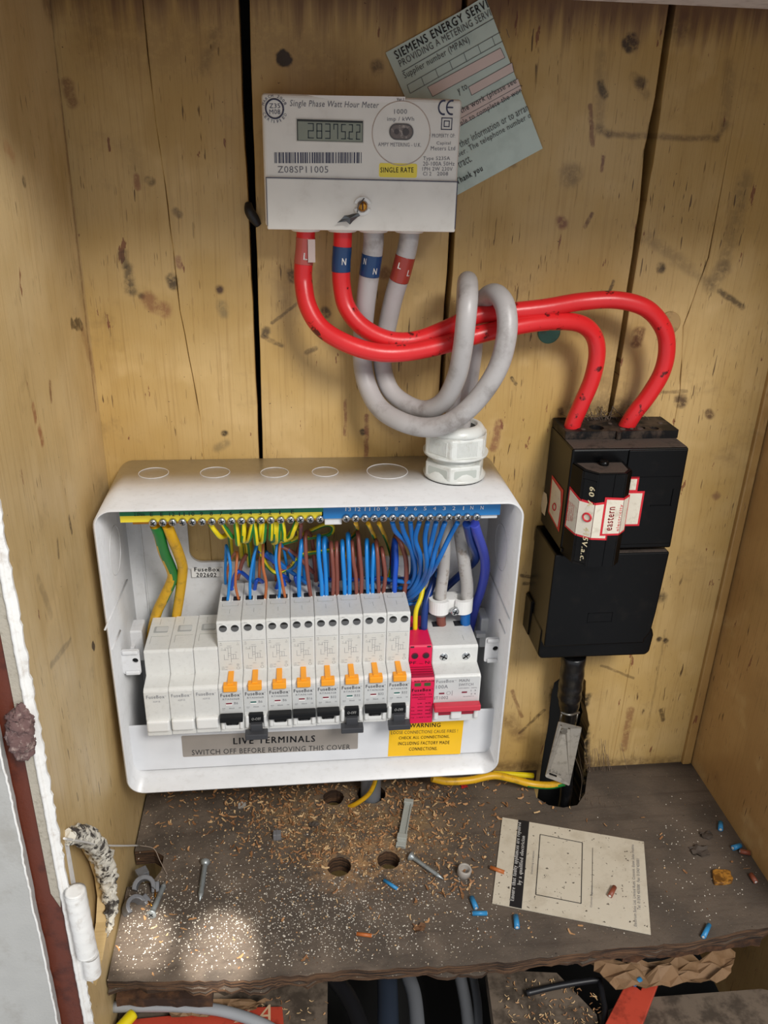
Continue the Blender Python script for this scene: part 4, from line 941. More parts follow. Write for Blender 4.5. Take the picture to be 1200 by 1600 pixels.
# main switch
def mkmain():
    x0 = MX0+MW*12; x1 = x0+2*MW; zt, zn = .1903, .1742; X = (x0+x1)/2
    t = thing('main_switch', (X, -.012, ZBOT), 'double width main switch with red toggle up at the right end of the row', 'main switch')
    b = B(MODULE); body(b, x0, x1, profile(zt, zn, ZBOT-.0005, -.0225)); b.mat(SEAM); b.box(X+.008, X+.0082, -.062, -.055, zt-.0001, zt+.0001); b.build('body', t)
    for sx in (-.0088, .0088):
        b = B(M('hole_rim', '#e6e6e4', .4)); c = Vector((X+sx, SH-.0002, zt-.0095)); b.lathe([(.0034, .0004), (.0038, -.0001), (.0042, .0004)], c, (0, 1, 0), 24)
        b.mat(STEEL); b.lathe([(.0001, -.0002), (.0030, -.0002), (.0034, .0003)], c, (0, 1, 0), 24); b.mat(DARK)
        a = .5 if sx < 0 else -.7
        rt = Matrix.Rotation(a, 3, 'Y'); b.box(c.x-.0030, c.x+.0030, c.y-.0004, c.y-.0002, c.z-.0005, c.z+.0005, rot=rt); b.box(c.x-.0004, c.x+.0004, c.y-.0004, c.y-.0002, c.z-.0022, c.z+.0022, rot=rt)
        b.build('terminal_screw', t)
        b = B(SLOT); b.box(X+sx-.0042, X+sx+.0042, -.0415, -.034, zt-.0005, zt+.00015); b.build('cable_slot', t)
    b = B(M('front_panel_grey', '#cbcccb', .4)); b.box(x0+.001, x1-.001, NO-.0001, NO+.0003, ZBOT+.0175, zn-.0015)
    b.mat(INKG); Y = NO-.0003
    ftext(b, 'FuseBox', x0+.0014, x0+.0150, zn-.0055, .0028, Y); ftext(b, '*', x0+.0158, x0+.0166, zn-.0043, .0009, Y); ftext(b, '100A', x0+.0014, x0+.0105, zn-.0107, .0032, Y); ftext(b, 'IT1002', x0+.0008, x0+.0112, zn-.0207, .0028, Y)
    ftext(b, 'MAIN', x0+.0190, x0+.0268, zn-.0055, .0026, Y); ftext(b, 'SWITCH', x0+.0188, x0+.0300, zn-.0092, .0024, Y); ftext(b, '230/400V~ 50Hz', x0+.0188, x0+.0330, zn-.0117, .0010, Y)
    ftext(b, '1 3', x0+.0285, x0+.0325, zn-.0145, .0013, Y); ftext(b, '2 4', x0+.0285, x0+.0325, zn-.0175, .0013, Y); ftext(b, 'IEC60947-3', x0+.023, x0+.031, zn-.0195, .0008, Y)
    b.tube([(x0+.0113+.0015*math.cos(i*math.pi/8), Y, zn-.0152+.0015*math.sin(i*math.pi/8)) for i in range(17)], .0001, 4, spline=False, caps=False); b.box(x0+.0140, x0+.0142, Y-.0001, Y, zn-.0175, zn-.013)
    b.mat(M('flag_red', '#7a1a30', .4)); b.box(x0+.0040, x0+.0080, Y-.0002, Y, zn-.0158, zn-.0146); b.box(x0+.0216, x0+.0256, Y-.0002, Y, zn-.0156, zn-.0144)
    b.build('printed_text', t)
    b = B(M('lug_white', '#e6e6e4', .38)); 
    for a, c in ((x0+.0006, x0+.0040), (X-.0042, X+.0042), (x1-.0040, x1-.0006)): b.box(a, c, NO-.0030, NO+.001, ZBOT+.0035, ZBOT+.0145, .0012, 2)
    b.build('toggle_housing', t)
    b = B(REDT); b.box(x0-.0002, x1-.0002, NO-.0075, NO-.0010, ZBOT+.0140, ZBOT+.0192, .0008, 2)
    b.mat(REDDK); b.box(x0+.0040, X-.0040, NO-.0014, NO+.001, ZBOT+.0065, ZBOT+.0150, .0006); b.box(X+.0040, x1-.0040, NO-.0014, NO+.001, ZBOT+.0065, ZBOT+.0150, .0006)
    b.build('toggle', t)
mkmain()

# ------------------------------------------------------------------ lower terminal cover with its stickers
def mkcover():
    y = -.0705; z0 = BZ0+.0042; a = P(197, 1133, y=y); c = P(775, 1110, y=y)
    t = thing('terminal_shield', ((a.x+c.x)/2, y, z0), 'glossy white terminal cover strip below the modules, carrying two stickers', 'terminal cover')
    b = B(M('shield_plastic', '#d9dadd', .12)); b.box(a.x+.001, c.x, y, y+.0015, z0, (a.z+c.z)/2, .0004)
    b.build('cover', t)
    Y = y-.0002
    p0, p1, p2 = P(286, 1183, y=Y), P(559, 1170, y=Y), P(284, 1150, y=Y)
    b = B(SILV); u = (p1-p0).normalized(); v = Vector((-u.z, 0, u.x)); b.prism(rrect(0, (p1-p0).length, 0, (p2-p0).z, .0010, 3), p0, u, v, .0002)
    b.mat(INK); b.tpx('LIVE TERMINALS', 365, 492, 1163, 10, Y-.0001, .03, 0, -4); b.tpx('SWITCH OFF BEFORE REMOVING THIS COVER', 300, 547, 1180, 8, Y-.0001, .0, 0, -9)
    b.build('live_terminals_sticker', t)
    p0, p1, p2 = P(606, 1182, y=Y), P(719, 1178, y=Y), P(607, 1125, y=Y)
    b = B(ALAB); u = (p1-p0).normalized(); v = Vector((-u.z, 0, u.x)); b.prism([(0, 0), ((p1-p0).length, 0), ((p1-p0).length, (p2-p0).z), (0, (p2-p0).z)], p0, u, v, .0002)
    b.mat(INK); Y -= .0001
    b.tpx('WARNING', 640, 688, 1137, 6.5, Y, .012, 0, -1); b.tpx('LOOSE CONNECTIONS CAUSE FIRES !', 611, 715, 1147.5, 5, Y, 0, 0, -3)
    b.tpx('CHECK ALL CONNECTIONS,', 623, 702, 1156, 5, Y, .012, 0, -2.5); b.tpx('INCLUDING FACTORY MADE', 622, 702, 1164.5, 5, Y, .012, 0, -2); b.tpx('CONNECTIONS.', 639, 683, 1173, 5, Y, .012, 0, -1)
    b.build('warning_sticker', t)
mkcover()

# ------------------------------------------------------------------ terminal bars
def screw_head(b, c, r, rot, mat=STEEL):
    b.mat(mat); b.lathe([(.0002, -.0014), (r*.75, -.0012), (r*.97, -.0006), (r, .0002), (r, .0022)], c, (0, 1, 0), 18)
    b.mat(M('screw_recess', '#3a3d3f', .4, .8)); R_ = Matrix.Rotation(rot, 3, 'Y')
    b.box(c.x-r*.62, c.x+r*.62, c.y-.0016, c.y-.0012, c.z-r*.14, c.z+r*.14, rot=R_); b.box(c.x-r*.14, c.x+r*.14, c.y-.0016, c.y-.0012, c.z-r*.62, c.z+r*.62, rot=R_)
def bar(name, label, px0, px1, py0, py1, s0, s1, sy0, sy1, n, words, kind):
    y = -.0775
    a, c = P(px0, py0, y=y), P(px1, py1, y=y); zt = BZ1-.0024
    t = thing(name, ((a.x+c.x)/2, y, a.z), label, 'terminal bar')
    zb = (a.z+c.z)/2; zm = (P(px0, py0-10, y=y).z+P(px1, py1-10, y=y).z)/2
    b = B(YLAB if kind == 'e' else BLAB); b.box(a.x, c.x, y, y+.001, zb, zt)
    if kind == 'e': b.mat(GLAB); b.box(a.x, c.x, y-.0002, y+.0002, zm, zt)
    b.mat(INK if kind == 'e' else INKW); Y = y-.0004
    for wd, px, py in words:
        wpx = {1: 4.6, 2: 8.6}.get(len(wd), 17); b.tpx(wd, px-wpx/2*(.35 if wd == '1' else 1), px+wpx/2*(.35 if wd == '1' else 1), py, 5.6, Y, .0)
    b.build('label_strip', t)
    q0, q1 = P(s0, sy0, y=-.079), P(s1, sy1, y=-.079); zs = (q0.z+q1.z)/2
    b = B(BRASS if kind == 'e' else M('bar_metal', '#a58a6a', .4, .8)); b.box(q0.x-(.0145 if kind == 'e' else .004), q1.x+.003, -.0735, -.0660, zs-.0035, zs+.0040, .0004)
    b.build('metal_bar', t)
    if kind == 'n':
        for x0p, x1p in ((507, 534), (750, 776)):
            b = B(WHITE); e0, e1 = P(x0p, 812, y=-.074), P(x1p, 812, y=-.074)
            b.box(e0.x, e1.x, -.0752, -.0660, P(520, 819 if x0p < 600 else 814.5, y=-.074).z, zs+.006, .0006); b.build('bar_carrier', t)
    for i in range(n):
        f = i/(n-1); px = s0+(s1-s0)*f; py = sy0+(sy1-sy0)*f; c_ = P(px, py, y=-.079)
        b = B(); screw_head(b, c_, .0027, random.uniform(0, 1.5)); b.build('terminal_screw', t)
W_ = [('E', 237, 806.5), ('E', 253, 806.5)]+[(str(12-i), 269+15.3*i, 806.5-.25*i) for i in range(12)]+[('E', 457, 802.5)]+[('2.0Nm', 218, 806.5)]
bar('earth_terminal_bar', 'green and yellow labelled earth terminal bar, left half inside the enclosure top', 188, 505, 814, 812, 239, 500, 817, 811, 18, W_, 'e')
W_ = [(str(13-i), 544+15*i, 798.5-.15*i) for i in range(13)]+[('N', 737, 796), ('N', 753, 796)]
bar('neutral_terminal_bar', 'blue labelled neutral terminal bar, right half inside the enclosure top', 503, 781, 811, 804, 541, 745, 810, 808, 15, W_, 'n')

# ------------------------------------------------------------------ wiring inside the enclosure
def wire(pts, r, mat, name, label, y0=-.036, stripe=None, mats=None, group=None, n=10, sub=6):
    o, pth = cable(name, pts, r, mat, label, 'wire', group, n, y0, stripe, mats, sub); return o, pth
GY = (GRN, .55, .80, .25)
fr = [ # device, colour, radius, front path (slot upwards), back end
 (0, BLUE, .00115, [(355, 943), (358, 915), (360, 885), (354, 853)], (352, 905)), (0, TAN, .00105, [(373, 937), (368, 915), (369, 890), (370, 863)], (354, 900)),
 (1, BLUE, .00115, [(391, 942), (391, 905), (396, 872), (402, 850)], (396, 905)), (1, TAN, .00115, [(414, 937), (416, 912), (411, 885), (411, 846)], (405, 900)),
 (2, BLUE, .00115, [(435, 940), (437, 915), (431, 880), (434, 848)], (450, 900)), (2, TAN, .00115, [(446, 936), (440, 905), (436, 875), (438, 843)], (430, 890)),
 (3, BLUE, .0017, [(468, 940), (467, 905), (469, 870), (472, 842)], (476, 905)), (3, BROWN, .0016, [(486, 935), (481, 900), (478, 868), (478, 832)], (494, 910)),
 (4, BLUE, .0017, [(503.5, 939), (502, 905), (498, 870), (498, 838)], (500, 905)), (4, BLUE, .0017, [(510.5, 939), (509, 895), (507, 865), (507, 841)], (514, 905)),
 (4, BROWN, .0016, [(520, 934), (521, 900), (519, 870), (517, 848)], (516, 905)), (4, BROWN, .0016, [(527, 934), (527, 900), (526, 875), (526, 848)], (530, 905)),
 (5, BLUE, .0017, [(539, 937), (538, 905), (536, 875), (535, 846)], (536, 905)), (5, BLUE, .0017, [(546, 937), (546, 895), (545, 865), (543.5, 835)], (548, 905)),
 (5, BROWN, .0016, [(557, 932), (556, 900), (552, 875), (550, 847)], (552, 905)), (5, BROWN, .0016, [(564, 933), (565, 900), (562, 865), (559, 832)], (560, 905)),
 (6, BLUE, .0015, [(575, 936), (574, 905), (573, 875), (573, 844)], (577, 905)), (6, BLUE, .0015, [(582.5, 936), (582, 900), (583, 875), (584, 851)], (586, 905)),
 (6, BROWN, .0016, [(592, 931), (591, 900), (590, 870), (588, 845)], (590, 905)), (6, BROWN, .0016, [(598, 931), (602, 900), (599, 872), (596, 856)], (600, 905)),
 (7, BLUE3, .0020, [(616, 935), (617, 905), (619, 875), (617, 844)], (614, 905)), (7, BROWN, .0019, [(631, 931), (635, 900), (633, 868), (620, 838)], (612, 880))]
cnt = {}
for d, mt, r, pts, be in fr:
    key = (d, mt.name); cnt[key] = cnt.get(key, 0)+1
    col_ = {'blue_insulation': 'sky blue', 'light_brown_insulation': 'light brown', 'brown_insulation': 'brown', 'royal_blue_insulation': 'thick royal blue'}[mt.name]
    two = sum(1 for q in fr if q[0] == d and q[1] is mt) > 1
    lab = '%s%s wire in the top of the %s circuit breaker from the left' % (('' if not two else ('left ' if cnt[key] == 1 else 'right ')), col_, ords[d])
    base = P(*pts[0], y=-.0375); pp = [base-Vector((0, 0, .004)), base]
    q = [P(px, py, y=-.040-.002*min(k, 1)) for k, (px, py) in enumerate(pts[1:])]; q[-1] = P(*pts[-1], y=-.034)
    e = P(be[0], be[1], y=-.016)
    pp += q[:-1]+[q[-1], P(be[0]*.6+pts[-1][0]*.4, pts[-1][1]+12, y=-.022), e, P(be[0]+2, be[1]+14, y=-.0075)]
    pp[-1].z = min(pp[-1].z, .212); 
    pp[0].z = max(pp[0].z, .2175)
    b = B(mt); b.tube(pp, r, 10, 7); o = b.build('circuit_wire'); tag(o, lab, 'wire', 'circuit wires looping into the breaker tops')
# neutral tails curling out of the breaker backs
for i, (p0, p1, p2) in enumerate([((362, 916), (372, 893), (392, 908)), ((398, 920), (402, 906), (412, 912)), ((432, 920), (441, 900), (455, 912)), ((466, 917), (462, 901), (478, 908)), ((500, 915), (512, 905), (524, 912)), ((540, 913), (552, 905), (566, 910)), ((575, 912), (590, 903), (606, 909)), ((607, 916), (612, 906), (640, 905))]):
    b = B(BLUE3); a = P(*p0, y=-.024); a.z = max(a.z, .218+zsl(i+3)); b.tube([a-Z1*.003, a, P(*p1, y=-.026), P(*p2, y=-.010), P(p2[0]+4, p2[1]+16, y=-.008)], .0016, 10, 8)
    tag(b.build('neutral_tail'), 'short royal blue tail behind the %s circuit breaker from the left' % ords[i], 'wire', 'blue tails behind the breakers')
# neutral bundle
nb = [[(613, 820), (618, 830), (633, 845), (642, 858), (645, 876), (642, 900), (620, 912)], [(627, 820), (631, 832), (642, 857), (649, 888), (642, 915), (622, 920)],
      [(641, 820), (643, 832), (648, 857), (657, 883), (655, 905), (638, 924)], [(655, 820), (649, 842), (657, 870), (656, 898), (640, 926)],
      [(668, 820), (664, 842), (667, 883), (660, 907), (640, 929)], [(681, 820), (674, 848), (670, 867), (665, 900), (645, 930)],
      [(695, 820), (681, 857), (674, 885), (663, 912), (641, 934)], [(715, 820), (702, 840), (684, 877), (666, 903), (638, 909), (600, 905)]]
for i, pts in enumerate(nb):
    yy = [-.071, -.066, -.060-.001*i, -.050, -.040, -.032, -.026]
    pp = [P(px, py, y=yy[min(k, 6)]) for k, (px, py) in enumerate(pts)]; pp[0] = pp[0]+Z1*.002
    l = pp[-1]; pp.append(Vector((l.x-.006, -.0075, min(l.z-.004, .20))) if i < 7 else P(560, 906, y=-.0075))
    b = B(BLUE2); b.tube(pp, .0018, 10, 7)
    tag(b.build('neutral_wire'), 'blue neutral wire hanging from the blue bar, %s of eight from the left' % ords[i], 'wire', 'blue neutral wires below the blue bar')
for k, pts in enumerate([[(676, 900), (668, 922), (650, 934), (636, 938)], [(684, 893), (672, 926), (652, 941), (638, 944)]]):
    b = B(BLUE2); b.tube([P(px, py, y=-.026-.003*k) for px, py in pts], .00165, 10, 7)
    tag(b.build('neutral_wire'), 'lowest blue strand of the bundle curving behind the pink module' if k else 'blue strand curving under the blue bundle, just above its lowest strand', 'wire', 'lower strands of the blue bundle')
# earth wires hanging in short loops under the earth bar
el = [[(328, 822), (345, 839), (356, 835)], [(347, 820), (363, 839), (372, 833)], [(368, 818), (372, 850), (376, 830)], [(381, 820), (380, 845), (386, 828)], [(396, 818), (389, 843), (384, 846)], [(397, 820), (401, 849), (404, 828)],
      [(407, 818), (407, 838), (402, 843)], [(414, 820), (411, 845), (407, 846)], [(424, 818), (423, 842), (427, 830)], [(430, 818), (430, 842), (426, 846)], [(436, 818), (434, 845), (428, 848)], [(441, 818), (445, 843), (464, 822)], [(464, 818), (452, 840), (430, 846)]]
for i, (a, m1, e) in enumerate(el):
    b = B(YEL, GRN); b.tube([P(*a, y=-.072)+Z1*.002, P((a[0]+m1[0])/2, (a[1]+m1[1])/2, y=-.0715), P(*m1, y=-.066), P(*e, y=-.050), P(e[0]+3, e[1]+4, y=-.030), P(e[0]+6, e[1]+38, y=-.0075)], .00185, 12, 7, stripe=(GRN, random.choice([.02, .42, .8]), random.choice([.98, .62])if False else 0., 0) if False else (GRN, *[(.02, .24), (.76, .97), (.0, .16)][i % 3], .1*(i % 2)))
    w = tag(b.build('earth_wire'), 'short striped earth wire bending under the earth bar, number %d of thirteen from the left' % (i+1), 'wire', 'striped earth wires under the earth bar')
    w['label'] = 'striped earth wire bending back under the earth bar, %s of thirteen from the left' % (ords+['ninth', 'tenth', 'eleventh', 'twelfth', 'last'])[i]
# striped loops crossing behind the middle, and the tangle behind
tang = [([(455, 845), (480, 832), (508, 820), (520, 824), (512, 836), (470, 842), (440, 850)], YEL, 'flat oval loop of striped earth wire hanging right of the earth bar screws', 1),
        ([(404, 850), (412, 875), (430, 895), (452, 886), (470, 868), (500, 862), (530, 858)], YEL, 'striped earth wire sagging behind the third breaker wires', 1),
        ([(575, 818), (590, 850), (600, 880), (603, 912)], YELD, 'striped earth wire dropping behind the seventh breaker, left strand', 1),
        ([(592, 818), (606, 850), (612, 880), (605, 915)], YELD, 'striped earth wire dropping behind the eighth breaker, right strand', 1),
        ([(556, 818), (558, 830), (545, 845), (540, 870)], YELD, 'thin striped earth wire hanging behind the sixth breaker wires', 1),
        ([(385, 866), (378, 880), (371, 905)], BROWN, 'short brown wire end crossing behind the first breaker wires', 0),
        ([(470, 818), (468, 850), (458, 880), (440, 890), (428, 880)], BROWN, 'brown wire curling down behind the third and fourth breakers', 0),
        ([(450, 858), (462, 880), (450, 890), (434, 880), (415, 862)], BLUE2, 'blue wire curled in a hook behind the third breaker wires', 0),
        ([(420, 865), (450, 890), (480, 912)], BLUE2, 'blue wire slanting down behind the fourth breaker', 0),
        ([(430, 850), (460, 865), (490, 895)], BROWN, 'brown wire slanting down across the cable opening', 0),
        ([(404, 860), (430, 880), (440, 900), (445, 915)], BLUE3, 'royal blue wire falling behind the second and third breakers', 0)]
for pts, mt, lab, st in tang:
    b = B(mt, GRN); yy = -.060 if st and pts[0][1] < 830 and len(pts) < 5 else -.020
    pp = [P(px, py, y=(-.068 if (k == 0 and pts[0][1] < 822) else (-.016 if st and len(pts) < 7 else -.024))) for k, (px, py) in enumerate(pts)]
    b.tube(pp, .0016, 10, 7, stripe=(GRN, .02, .24, .2) if st else None)
    tag(b.build('earth_wire' if st else 'loose_wire'), lab, 'wire')
# main earth conductors at the left
o, pth = wire([(243, 820, -.070), (249, 835, -.066), (256, 862, -.055), (268, 890, -.040), (269, 905, -.035), (258, 930, -.028), (246, 955, -.020), (238, 985, -.015), (236, 1010, -.0135)], .0040, YELD, 'main_earth_cable', 'thick earth cable with broad green upper side, leftmost under the earth bar', stripe=(GRN, .78, 1.2, .55), mats=[GRN], n=20, sub=8)
o, pth = wire([(261, 820, -.070), (268, 838, -.066), (278, 862, -.055), (285, 885, -.042), (284, 905, -.035), (280, 935, -.026), (275, 965, -.018), (268, 1000, -.015)], .0038, YELD, 'main_earth_cable', 'thick mostly yellow earth cable, second from the left under the earth bar', stripe=(GRN, .14, .32, -.05), mats=[GRN], n=20, sub=8)
# grey main tails down to the main switch with their stripped cores
for pts, mt, lab, r, ys in (([(697, 800), (695, 845), (693, 890), (689, 925), (688, 953)], BROWN, 'grey sheathed main tail with brown core, left of the clamped pair', .0046, -.0395),
                        ([(716, 800), (720, 840), (726, 885), (730, 920), (727, 953)], BLUE2, 'grey sheathed main tail with blue core, right of the clamped pair', .0049, -.0395)):
    ysq = [-.041 if mt is BLUE2 else -.050, -.041 if mt is BLUE2 else -.048, -.042, -.041, -.040]
    b = B(GREYD); pp = [P(px, py, y=yv) for (px, py), yv in zip(pts, ysq)]; pp[0].z = min(pp[0].z, BZ1-.004)
    b.tube(pp, r, 18, 10); o = b.build('main_tail'); tag(o, lab, 'cable')
    b = B(mt); e = P(690 if mt is BROWN else 727, 978, y=-.0378); b.tube([pp[-1]+Z1*.004, (pp[-1]+e)/2, Vector((e.x, -.0378, .1880))], .0038 if mt is BROWN else .0041, 16, 6); b.build('core', o)
    if mt is BROWN: b = B(M('tape_remnant', '#a49a94', .4)); b.tube([pp[-1]+Z1*.002, pp[-1]-Z1*.004], .0052, 14, spline=False); b.build('tape_remnant', o)
# nylon clamp
c = P(706, 946, y=-.047); zc = P(706, 950, y=-.047).z
t = thing('cable_clamp', (c.x, -.047, zc), 'white nylon clamp gripping the two grey main tails above the main switch', 'cable clamp')
xl, xr = P(672, 945, y=-.047).x, P(741, 945, y=-.047).x
b = B(CLAMPW); R_ = .0085
xa, xb_ = xl+R_, xr-R_
def arc(cx, cy, r, a0, a1, n=10): return [(cx+r*math.cos(math.radians(a0+(a1-a0)*i/n)), cy+r*math.sin(math.radians(a0+(a1-a0)*i/n))) for i in range(n+1)]
outl = arc(xa, -.041, R_, 180, 320)+[(c.x-.003, -.0445), (c.x+.003, -.0445)]+arc(xb_, -.041, R_, 220, 360)+[(xr, -.036), (xr-.004, -.032), (xl+.004, -.032), (xl, -.036)]
b.filled([outl, circ(xa-.0005, -.0405, .0052, 24), circ(xb_-.0005, -.0405, .0055, 24)], (0, 0, zc+.006), X1, Y1, .0115)
b.build('clamp_body', t)
b = B(); screw_head(b, P(711, 956, y=-.0500), .0033, .4); b.mat(STEEL); q = P(711, 956, y=-.048); b.lathe([(.0014, -.002), (.0014, .006)], q, (0, 1, 0), 12); b.build('clamp_screw', t)
# big violet-blue neutral and the blue one behind it
wire([(741, 818, -.071), (746, 835, -.066), (756, 865, -.050), (758, 890, -.044), (752, 920, -.036), (742, 950, -.028), (734, 985, -.016)], .0037, PURP, 'main_neutral_cable', 'thick violet blue cable at the far right below the blue bar', n=16)
wire([(729, 818, -.071), (735, 845, -.060), (744, 872, -.040), (722, 895, -.018), (690, 925, -.012), (668, 950, -.010)], .0030, NAVY, 'neutral_link_cable', 'dark blue cable crossing diagonally behind the two grey main tails', n=14)
wire([(664, 900, -.030), (658, 932, -.038), (650, 955, -.043), (648.5, 985, -.0455)], .0019, YEL, 'surge_wire', 'plain yellow earth wire entering the pink surge module')
wire([(684, 890, -.024), (675, 915, -.032), (665, 945, -.040), (662, 985, -.0455)], .0028, NAVY, 'surge_wire', 'shiny dark blue wire entering the pink surge module', n=14)

# ------------------------------------------------------------------ black service cut-out
def mkcutout():
    t = thing('service_cutout', (.218, 0, .16), 'black dusty service cut-out with fuse carrier fixed on the right of the back boards', 'service cut-out')
    xl, xr, yA, zt, zb = .1745, .262, -.055, .3435, .262
    b = B(BLACK); b.box(xl, xr, yA, -.001, zb, zt, .0015); 
    b.box(.2165, xr-.0015, yA-.0012, yA+.001, .2665, zt-.001, .0005); up = b.build('upper_body', t)
    b = B(BLACK); b.box(xl+.0, xl+.0375, yA-.0016, yA, zb, zb+.003); zq = P(1010, 745, y=yA).z
    b.box(.219, xr-.003, yA-.0017, yA-.0008, zq, zq+.0004); q0, q1 = P(1015, 790, y=yA), P(1052, 763, y=yA)
    for a0, a1, c0, c1 in ((q0.x, q1.x, q0.z, q0.z+.0006), (q1.x-.0006, q1.x, q0.z, q1.z)): b.box(a0, a1, yA-.0019, yA-.0008, c0, c1)
    b.build('moulded_lines', up)
    b = B(DUST); b.box(xl+.001, xr-.001, yA+.0015, -.033, zt-.0003, zt+.0003); b.build('dust_layer', up)
    # terminal block on top with round holes
    zt2 = .3500
    b = B(BLACKD); outer = rrect(xl+.0005, xr+.0005, -.0345, -.001, .0015, 3)
    holes = [circ(*(lambda v: (v.x, v.y))(P(px, py, z=zt2)), r, 20) for px, py, r in ((892, 668, .0050), (932, 668, .0055), (980, 664, .0042), (968, 674, .0022), (1001, 668, .0034), (1022, 669, .0036))]
    b.filled([outer]+holes, (0, 0, zt2), X1, Y1, .0062)
    b.mat(DARK); b.box(xl+.002, xr-.002, -.032, -.003, zt-.0002, zt+.0006); b.build('terminal_block', t)
    b = B(DUST)
    for i in range(16):
        a = random.uniform(0, 1); q = Vector((xl+.006+a*.075, random.choice([-.0045, -.030, -.017]), zt2)); r = random.uniform(.0012, .003)
        if min((q.x-P(px, py, z=zt2).x)**2+(q.y-P(px, py, z=zt2).y)**2 for px, py in ((892, 668), (932, 668), (980, 664), (1022, 669))) < .00008: continue
        b.lathe([(r, 0), (r*.8, .0004), (r*.3, .0007)], q, (0, 0, 1), 9)
    if b.v: b['x'] if False else b.build('dust_clump', t)
    # fuse carrier
    oct_ = [(.1752, yA+.0005), (.1785, -.0705), (.1872, -.0785), (.2075, -.0785), (.2140, -.0720), (.2145, yA+.0005)]
    zc0, zc1 = .2595, .3335
    bm = bmesh.new()
    lo = [bm.verts.new((x, y, zc0)) for x, y in oct_]; hi = [bm.verts.new((x, y, zc1)) for x, y in oct_]
    bm.faces.new(lo); bm.faces.new(hi[::-1])
    for i in range(6): bm.faces.new((lo[i], lo[(i+1) % 6], hi[(i+1) % 6], hi[i]))
    bmesh.ops.recalc_face_normals(bm, faces=bm.faces); bmesh.ops.bevel(bm, geom=bm.edges[:], offset=.0008, segments=2, affect='EDGES', clamp_overlap=True)
    b = B(BLACK); b.bm(bm, False)
    b.box(.1990, .1993, -.0790, -.078, zc0+.001, zc1-.001)
    # raised frame on the left chamfer
    A, C_ = Vector((.1785, -.0705, 0)), Vector((.1872, -.0785, 0)); u = (C_-A).normalized(); L_ = (C_-A).length; nrm = u.cross(Z1)
    for a0, a1, c0, c1 in ((.0008, .0014, zc0+.002, zc1-.006), (L_-.0014, L_-.0008, zc0+.002, zc1-.006), (.0008, L_-.0008, zc0+.002, zc0+.0026), (.0008, L_-.0008, zc1-.0066, zc1-.006)):
        b.prism([(a0, c0), (a1, c0), (a1, c1), (a0, c1)], A+nrm*.0004, u, Z1, .0008)
    fc = b.build('fuse_carrier', t)
    b = B(DUST); b.prism([(x*.98+.0035, y*.97-.0018) for x, y in [(.178, -.057), (.181, -.069), (.188, -.0765), (.207, -.0765), (.2115, -.071), (.212, -.057)]], (0, 0, zc1+.0003), X1, Y1, .0004); b.build('dust_layer', fc)
    b = B(BLACK); q = Vector((.1965, -.061, zc1+.002)); b.lathe([(.0034, -.004), (.0036, .001), (.0022, .0016), (.0020, .0012)], q, (0, 0, 1), 16); b.build('sealing_post', fc)
    # lettering running down the chamfer
    b = B(M('cream_ink', '#efe0b8', .5)); 
    b.text('60 A', A+u*(L_-.0054)+nrm*.0008+Z1*(zc1-.0105)+u*.0, -Z1, u, .0150, .0040, .02)
    b.text('415V.a.c.', A+u*(L_-.0054)+nrm*.0008+Z1*(zc0+.0320), -Z1, u, .0270, .0040, .02)
    b.build('rating_text', fc)
    # lower body with cable box flange
    b = B(BLACK); xl2 = .1712
    poly = [(xl2, .2585), (.2620, .2585), (.2600, .205), (.2585, .186), (.256, .182), (.2545, .180), (.2545, .176), (xl2, .176)]
    b.prism(poly, (0, yA, 0), X1, Z1, .054, .0018, 2); lb = b.build('lower_body', t)
    b = B(DUST); b.box(.215, .260, yA+.001, yA+.0065, .2583, .2589); b.build('dust_layer', lb)
    b = B(BLACK); b.prism([(.1700, .1620), (.1725, .1590), (.2620, .1585), (.2650, .1620), (.2660, .178), (.2640, .184), (.256, .186), (.1705, .187)], (0, -.0470, 0), X1, Z1, .046, .002, 2)
    b.prism([(.1690, .163), (.2, .163), (.2, .200), (.1690, .196)], (0, -.018, 0), X1, Z1, .017, .001, 1); b.build('base_flange', t)
    q0, q1 = P(917, 973, y=yA), P(958, 957, y=yA); b = B(BLACK)
    for a0, a1, c0, c1 in ((q0.x, q1.x, q0.z, q0.z+.0004), (q0.x, q1.x, q1.z-.0004, q1.z), (q0.x, q0.x+.0004, q0.z, q1.z), (q1.x-.0004, q1.x, q0.z, q1.z)): b.box(a0, a1, yA-.0004, yA, c0, c1)
    b.build('moulded_plate', lb)
    # red and white seals wrapped round carrier and body
    def wrap(pts, bands, name, parent):
        """pts: (x, y, ztop, zbot) along the facets; bands: red then inset white"""
        b = B(LRED); 
        for inset, mt, off in ((0, LRED, .0004), (.0016, LWHT, .0006)):
            b.mat(mt); q = pts
            P3 = []
            for i, (x, y, z1, z0) in enumerate(q):
                P3.append((Vector((x, y, z1-inset)), Vector((x, y, z0+inset))))
            for i in range(len(P3)-1):
                (a1, a0), (c1, c0) = P3[i], P3[i+1]; d = (c1-a1); d.z = 0; n = d.normalized().cross(Z1)*1
                if i == 0 and inset: k = inset/(c1-a1).length; a1, a0 = a1+(c1-a1)*k, a0+(c0-a0)*k
                if i == len(P3)-2 and inset: k = inset/(c1-a1).length; c1, c0 = c1-(c1-a1)*k, c0-(c0-a0)*k
                o_ = n*off
                b.add([a0+o_, c0+o_, c1+o_, a1+o_, a0, c0, c1, a1], [(0, 1, 2, 3), (7, 6, 5, 4), (0, 4, 5, 1), (3, 2, 6, 7)], False)
        return b.build(name, parent)
    zA = lambda px, py, y: P(px, py, y=y).z
